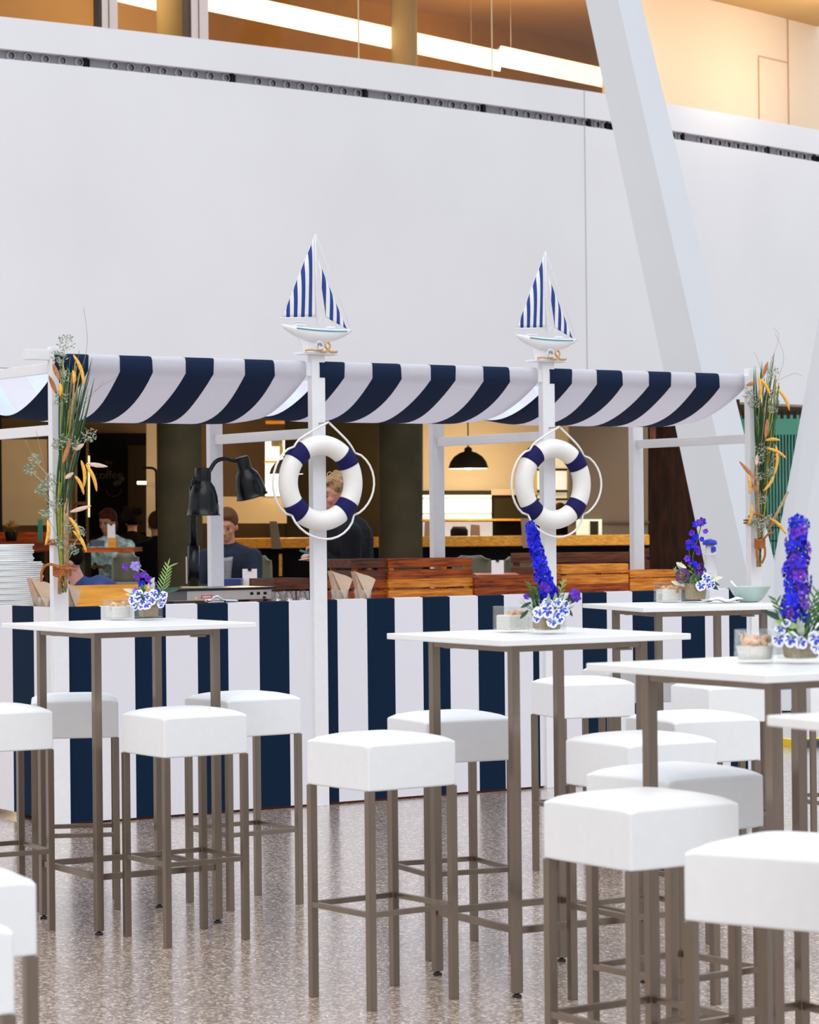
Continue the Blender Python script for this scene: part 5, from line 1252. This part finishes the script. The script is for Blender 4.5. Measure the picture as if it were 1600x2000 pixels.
# ================================================================== PEOPLE
def skinmesh(shapes, voxel, mat, name, parent, smooth=2, off=0.0):
    m = MB()
    for sh in shapes:
        k = sh[0]
        if k == 'c':
            _, pts, rs = sh; pts = [Vector(p_) for p_ in pts]; m.tube(pts, [r+off for r in rs], 14); m.ball(pts[0], rs[0]+off, 12, 8); m.ball(pts[-1], rs[-1]+off, 12, 8)
            for p_, r_ in zip(pts[1:-1], rs[1:-1]): m.ball(p_, r_+off, 12, 8)
        elif k == 'e': _, c, r, M_ = sh; m.ball(c, Vector(r)+Vector((off, off, off)), 20, 14, 0, M_)
    o = m.build(name, mat, parent, smooth=True)
    r = o.modifiers.new('r', 'REMESH'); r.mode = 'VOXEL'; r.voxel_size = voxel; r.use_smooth_shade = True
    if smooth: s_ = o.modifiers.new('s', 'SMOOTH'); s_.iterations = smooth; s_.factor = .5
    return o
def person(label, loc, rz, H=1.70, seat=None, lean=0.0, arms=None, skin=None, top=None, bottom=None, hair=None, hairshape='short', voxel=.012, headturn=0.0, headpitch=0.0, group=None):
    """x forward, y left, z up"""
    t = thing('person', label, 'person', loc, rz, group)
    s = H/1.70; hipz = (.93*s if seat is None else seat+.09)
    def sp(f): return Vector((lean*f*.5, 0, hipz+f*.50*s*cos(lean*.9)))
    hip, ch, nk = sp(0), sp(.78), sp(1.06); nk.x += .01+lean*.08
    hc = nk+Vector((.02+lean*.10, 0, .135*s)); 
    R = Matrix.Rotation(headturn, 3, 'Z')@Matrix.Rotation(headpitch, 3, 'Y')
    def hd(v): return hc+R@(Vector(v)*s)
    body = []
    body.append(('e', hd((-.008, 0, .018)), (.092*s, .076*s, .098*s), R)); body.append(('e', hd((.022, 0, -.045)), (.062*s, .052*s, .066*s), R))
    body.append(('e', hd((.058, 0, -.088)), (.026*s, .026*s, .020*s), R)); body.append(('c', [hd((.083, 0, .005)), hd((.098, 0, -.022)), hd((.108, 0, -.034))], [.009*s, .011*s, .012*s]))
    body.append(('e', hd((.095, 0, -.040)), (.012*s, .018*s, .009*s), R)); body.append(('e', hd((.080, 0, -.062)), (.014*s, .024*s, .007*s), R)); body.append(('e', hd((.078, 0, -.071)), (.014*s, .021*s, .007*s), R))
    body.append(('e', hd((.072, 0, .030)), (.022*s, .050*s, .012*s), R))
    for sy_ in (-1, 1):
        body.append(('e', hd((-.012, sy_*.078, -.018)), (.018*s, .009*s, .030*s), R)); body.append(('e', hd((.055, sy_*.035, -.028)), (.026*s, .022*s, .022*s), R))
    body.append(('c', [nk+Vector((-.01, 0, -.05)), hd((-.015, 0, -.06))], [.058*s, .052*s]))
    sh_w = .185*s
    torso = [('c', [hip, sp(.35), ch], [.135*s, .128*s, .150*s]), ('e', sp(.72), (.115*s, .185*s, .17*s), None), ('e', hip, (.13*s, .165*s, .12*s), None), ('c', [ch+Vector((0, -sh_w*.82, .03*s)), ch+Vector((0, 0, .09*s)), ch+Vector((0, sh_w*.82, .03*s))], [.062*s, .066*s, .062*s])]
    armsh, hands = [], []
    arms = arms or [((.05, -.27, -.25), (.12, -.24, -.48)), ((.05, .27, -.25), (.12, .24, -.48))]
    for i, (el, ha) in enumerate(arms):
        sy_ = -1 if i == 0 else 1; S_ = ch+Vector((0, sy_*sh_w, .03*s)); E_ = S_+Vector(el)-Vector((0, sy_*.2, 0)); Hh = S_+Vector(ha)-Vector((0, sy_*.2, 0))
        armsh.append(('c', [S_, S_.lerp(E_, .5), E_, E_.lerp(Hh, .35), E_.lerp(Hh, .92)], [.062*s, .053*s, .043*s, .042*s, .032*s]))
        d_ = (Hh-E_).normalized(); sd_ = d_.cross(Vector((0, 0, 1))); sd_ = sd_.normalized() if sd_.length > .1 else Vector((1, 0, 0)); up = sd_.cross(d_)
        hands.append(('c', [E_.lerp(Hh, .85), Hh], [.028*s, .025*s])); P_ = Hh+d_*.045*s; hands.append(('e', P_, (.045*s, .038*s, .018*s), Matrix((d_, sd_, up)).transposed()))
        for f in range(4):
            b_ = P_+d_*.035*s+sd_*(f-1.5)*.019*s; L_ = (.062, .072, .068, .052)[f]*s; k1 = b_+d_*L_*.5-up*.006; k2 = k1+(d_*.35-up*.7).normalized()*L_*.32; k3 = k2+(-d_*.35-up*.7).normalized()*L_*.25
            hands.append(('c', [b_, k1, k2, k3], [.0095*s, .009*s, .0085*s, .0075*s]))
        tb = P_-d_*.02*s+sd_*(-sy_)*-.032*s*-1; hands.append(('c', [P_-d_*.015+sd_*(.028*s*(1 if sy_ < 0 else -1)), P_+d_*.02+sd_*(.05*s*(1 if sy_ < 0 else -1))-up*.01, P_+d_*.045+sd_*(.045*s*(1 if sy_ < 0 else -1))-up*.02], [.012*s, .0105*s, .009*s]))
    legs = []
    for sy_ in (-1, 1):
        h0 = hip+Vector((0, sy_*.09*s, -.03))
        if seat is None: kn, an_ = Vector((.02, sy_*.095*s, .50*s)), Vector((-.01, sy_*.095*s, .09))
        else: kn, an_ = Vector((.42*s, sy_*.12, seat+.06)), Vector((.40*s, sy_*.12, max(.10, seat-.42)))
        legs.append(('c', [h0, h0.lerp(kn, .5), kn, kn.lerp(an_, .35), an_], [.088*s, .075*s, .057*s, .056*s, .038*s])); legs.append(('c', [an_+Vector((-.03, 0, -.045)), an_+Vector((.15, 0, -.055))], [.038*s, .030*s]))
    skinmesh(body+torso+armsh+hands+legs, voxel, skin or M_skin, 'body', t)
    skinmesh(torso+armsh+[('c', [nk+Vector((-.02, 0, -.07)), nk+Vector((-.015, 0, -.03))], [.07*s, .06*s])], voxel, top, 'jacket', t, off=.012)
    skinmesh(legs+[('e', hip, (.13*s, .165*s, .12*s), None)], voxel, bottom or M_matte, 'trousers', t, off=.010)
    hs = [('e', hd((-.026, 0, .040)), (.099*s, .087*s, .100*s), R), ('e', hd((.035, 0, .088)), (.050*s, .062*s, .028*s), R)]
    if hairshape == 'bob':
        hs += [('e', hd((-.035, sy_*.050, -.035)), (.060*s, .036*s, .085*s), R) for sy_ in (-1, 1)]+[('e', hd((-.060, 0, -.03)), (.045*s, .075*s, .095*s), R), ('e', hd((.062, .01, .075)), (.035*s, .055*s, .030*s), R)]
    elif hairshape == 'bun':
        hs += [('e', hd((-.095, 0, -.04)), (.045*s, .05*s, .06*s), R), ('e', hd((-.05, -.055, -.0)), (.05*s, .028*s, .05*s), R), ('e', hd((-.05, .055, -.0)), (.05*s, .028*s, .05*s), R), ('e', hd((.055, .0, .080)), (.040*s, .058*s, .030*s), R)]
    elif hairshape == 'curly':
        random.seed(3); hs += [('e', hd((-.03+rnd(-.09, .06), rnd(-.10, .10), .04+rnd(-.06, .10))), (.04*s,)*3, R) for _ in range(24)]
    skinmesh(hs, voxel*.9, hair, 'hair', t, 1, off=.001)
    for sy_ in (-1, 1):
        m = MB(); m.ball(hd((.083, sy_*.031, .002)), .0095*s, 10, 7); m.build('eye', pm('dark_eye', (.03, .02, .015), .2), t)
    return t, hd
J_char = pm('charcoal_jacket', (.008, .009, .012), .85, spec=.15, noise_amt=.2, noise_scale=25, bump=.5, bump_scale=30)
J_navy = pm('navy_suit', (.014, .019, .032), .85, spec=.15, noise_amt=.15, noise_scale=20)
J_pat = pm('patterned_blouse', (.42, .58, .54), .8, noise_amt=.75, noise_scale=14)
J_blk = pm('black_top', (.003, .003, .003), .9, spec=.1); J_hood = pm('navy_hoodie', (.012, .035, .14), .9, noise_amt=.2, noise_scale=18, bump=.6, bump_scale=20)
H_bl = pm('streaked_blond_hair', (.30, .17, .075), .7, noise_amt=.75, noise_scale=45, stretch=(1, 6, .6)); H_rd = pm('auburn_hair', (.06, .012, .006), .8, spec=.15, noise_amt=.4, noise_scale=40)
H_dk = pm('dark_hair', (.005, .003, .002), .85, spec=.1); H_br = pm('short_brown_hair', (.085, .036, .013), .8, spec=.15, noise_amt=.3, noise_scale=60)
Sk_red = pm('flushed_skin', (.55, .25, .19), .5, noise_amt=.08, noise_scale=40, sss=.1); Sk_tan = pm('dim_skin', (.40, .18, .09), .55)
# standing waitress behind the left post, facing left
p = at(690, 1000, 16.4)
wt, hd = person('standing woman in a charcoal jacket, blond hair and glasses, holding a phone and card', (p.x, 16.4, 0), pi+.12, H=1.76, lean=.10, arms=[((.0, -.24, -.27), (.17, -.12, -.17)), ((.0, .23, -.27), (.15, .16, -.14))],
    skin=Sk_red, top=J_char, bottom=M_matte, hair=H_bl, hairshape='bun', voxel=.008, headturn=.25, headpitch=.12)
m = MB()
for sy_ in (-1, 1): m.tube([hd((.098+.0*q, sy_*.031+.019*cos(q*pi/6), .002+.016*sin(q*pi/6))) for q in range(12)], .0016, 6, closed=True)
m.tube([hd((.098, .05, .004)), hd((-.01, .082, .004))], .0014, 6); m.tube([hd((.098, -.05, .004)), hd((-.01, -.082, .004))], .0014, 6)
m.tube([hd((.0+.018*cos(q*pi/7), .03, .125+.020*sin(q*pi/7))) for q in range(14)], .003, 6, closed=True); m.tube([hd((.04+.018*cos(q*pi/7), .03, .12+.020*sin(q*pi/7))) for q in range(14)], .003, 6, closed=True)
m.build('glasses', M_tanrope, wt)
p = at(596, 1080, 16.2); m = MB(); m.box(p+Vector((.02, 0, 0)), (.11, .05, .012), 0, rot=Matrix.Rotation(.30, 3, 'Y')); tag(m.build('mobile_phone', [pm('teal_black_phone', (.02, .20, .20), .4)]), 'teal and black phone held by the standing woman', 'phone')
p = at(592, 1091, 16.2); m = MB(); m.box(p+Vector((.02, 0, 0)), (.09, .05, .004), 0, rot=Matrix.Rotation(-.18, 3, 'Y')); tag(m.build('paper_card', M_card), 'white card in the hand of the standing woman', 'card')
# seated man in suit
p = at(452, 1100, 20.6)
mt_, hd = person('seated man in a dark suit and grey shirt looking down behind the heat lamp', (p.x, 20.6, 0), -pi/2-.15, H=1.74, seat=.70, lean=.18, arms=[((.12, -.24, -.26), (.32, -.10, -.24)), ((.12, .24, -.26), (.32, .10, -.24))],
    skin=Sk_tan, top=J_navy, bottom=J_navy, hair=H_br, voxel=.010, headpitch=.30)
m = MB(); c0 = Vector((.15, 0, 1.22)); m.hexa([Vector(v) for v in ((.222, -.03, .98), (.222, .03, .98), (.15, .04, .98), (.15, -.04, .98), (.262, -.06, 1.20), (.262, .06, 1.20), (.12, .07, 1.27), (.12, -.07, 1.27))]); m.build('shirt', pm('grey_shirt', (.20, .20, .22), .8, noise_amt=.2, noise_scale=60), mt_, bevel=.01)
# seated woman at the far table
p = at(222, 1040, 25.6)
person('seated woman with auburn hair in a patterned teal and white blouse', (p.x, 25.6, 0), -pi/2-.35, H=1.66, seat=.78, lean=.15, arms=[((.14, -.26, -.26), (.34, -.14, -.20)), ((.14, .26, -.26), (.34, .12, -.20))],
    skin=Sk_tan, top=J_pat, bottom=J_pat, hair=H_rd, hairshape='bob', voxel=.012, headpitch=.15, headturn=-.1)
p = at(302, 1000, 25.55)
person('person in black seen from behind, half hidden by the concrete pillar', (p.x, 25.75, 0), pi/2+.2, H=1.68, seat=.74, skin=Sk_tan, top=J_blk, bottom=J_blk, hair=pm('auburn_brown_hair', (.05, .018, .008), .85, spec=.1), voxel=.014)
p = at(258, 1010, 28.6)
person('person with dark curly hair sitting far back beside the beige pier', (p.x, 28.6, 0), pi/2, H=1.64, seat=.80, skin=Sk_tan, top=J_blk, bottom=J_blk, hair=H_dk, hairshape='curly', voxel=.016)
p = at(1094, 990, 29.4)
person('kitchen worker with brown hair glimpsed through the right lifebuoy', (p.x, 29.4, 0), -pi/2, H=1.66, skin=Sk_tan, top=J_blk, bottom=J_blk, hair=H_br, voxel=.016)
p = at(243, 1110, 16.0)
ht_, hd = person('person in a navy blue hoodie bending forward behind the counter box', (p.x+.03, 16.1, 0), pi+.15, H=1.50, seat=.62, lean=.50, arms=[((.22, -.22, -.16), (.38, -.16, -.22)), ((.22, .22, -.16), (.38, .16, -.22))],
    skin=Sk_red, top=J_hood, bottom=M_matte, hair=H_dk, voxel=.010, headpitch=.3)
# seats for the seated people
def boxseat(x, y, z, lab):
    t = thing('round_stool', lab, 'stool', (x, y, 0)); m = MB(); m.lathe([(0, z-.04), (.17, z-.04), (.18, z-.02), (.17, z), (0, z)], 24); m.build('seat', M_dkwood, t)
    m = MB(); m.cyl((0, 0, .02), (0, 0, z-.04), .025); m.lathe([(0, 0), (.19, 0), (.18, .02), (0, .025)], 24); m.build('pedestal', M_matte, t)
for px, Z, z, lab in ((452, 20.6, .60, 'stool under the seated man in the suit'), (222, 25.6, .67, 'stool under the seated woman in the patterned blouse'), (302, 25.75, .64, 'stool under the person in black'), (258, 28.6, .70, 'stool under the person with curly hair')):
    p = at(px, 1050, Z); boxseat(p.x, Z, z, lab)
p = at(243, 1110, 16.0); boxseat(p.x+.03, 16.1, .53, 'stool under the person in the navy hoodie')
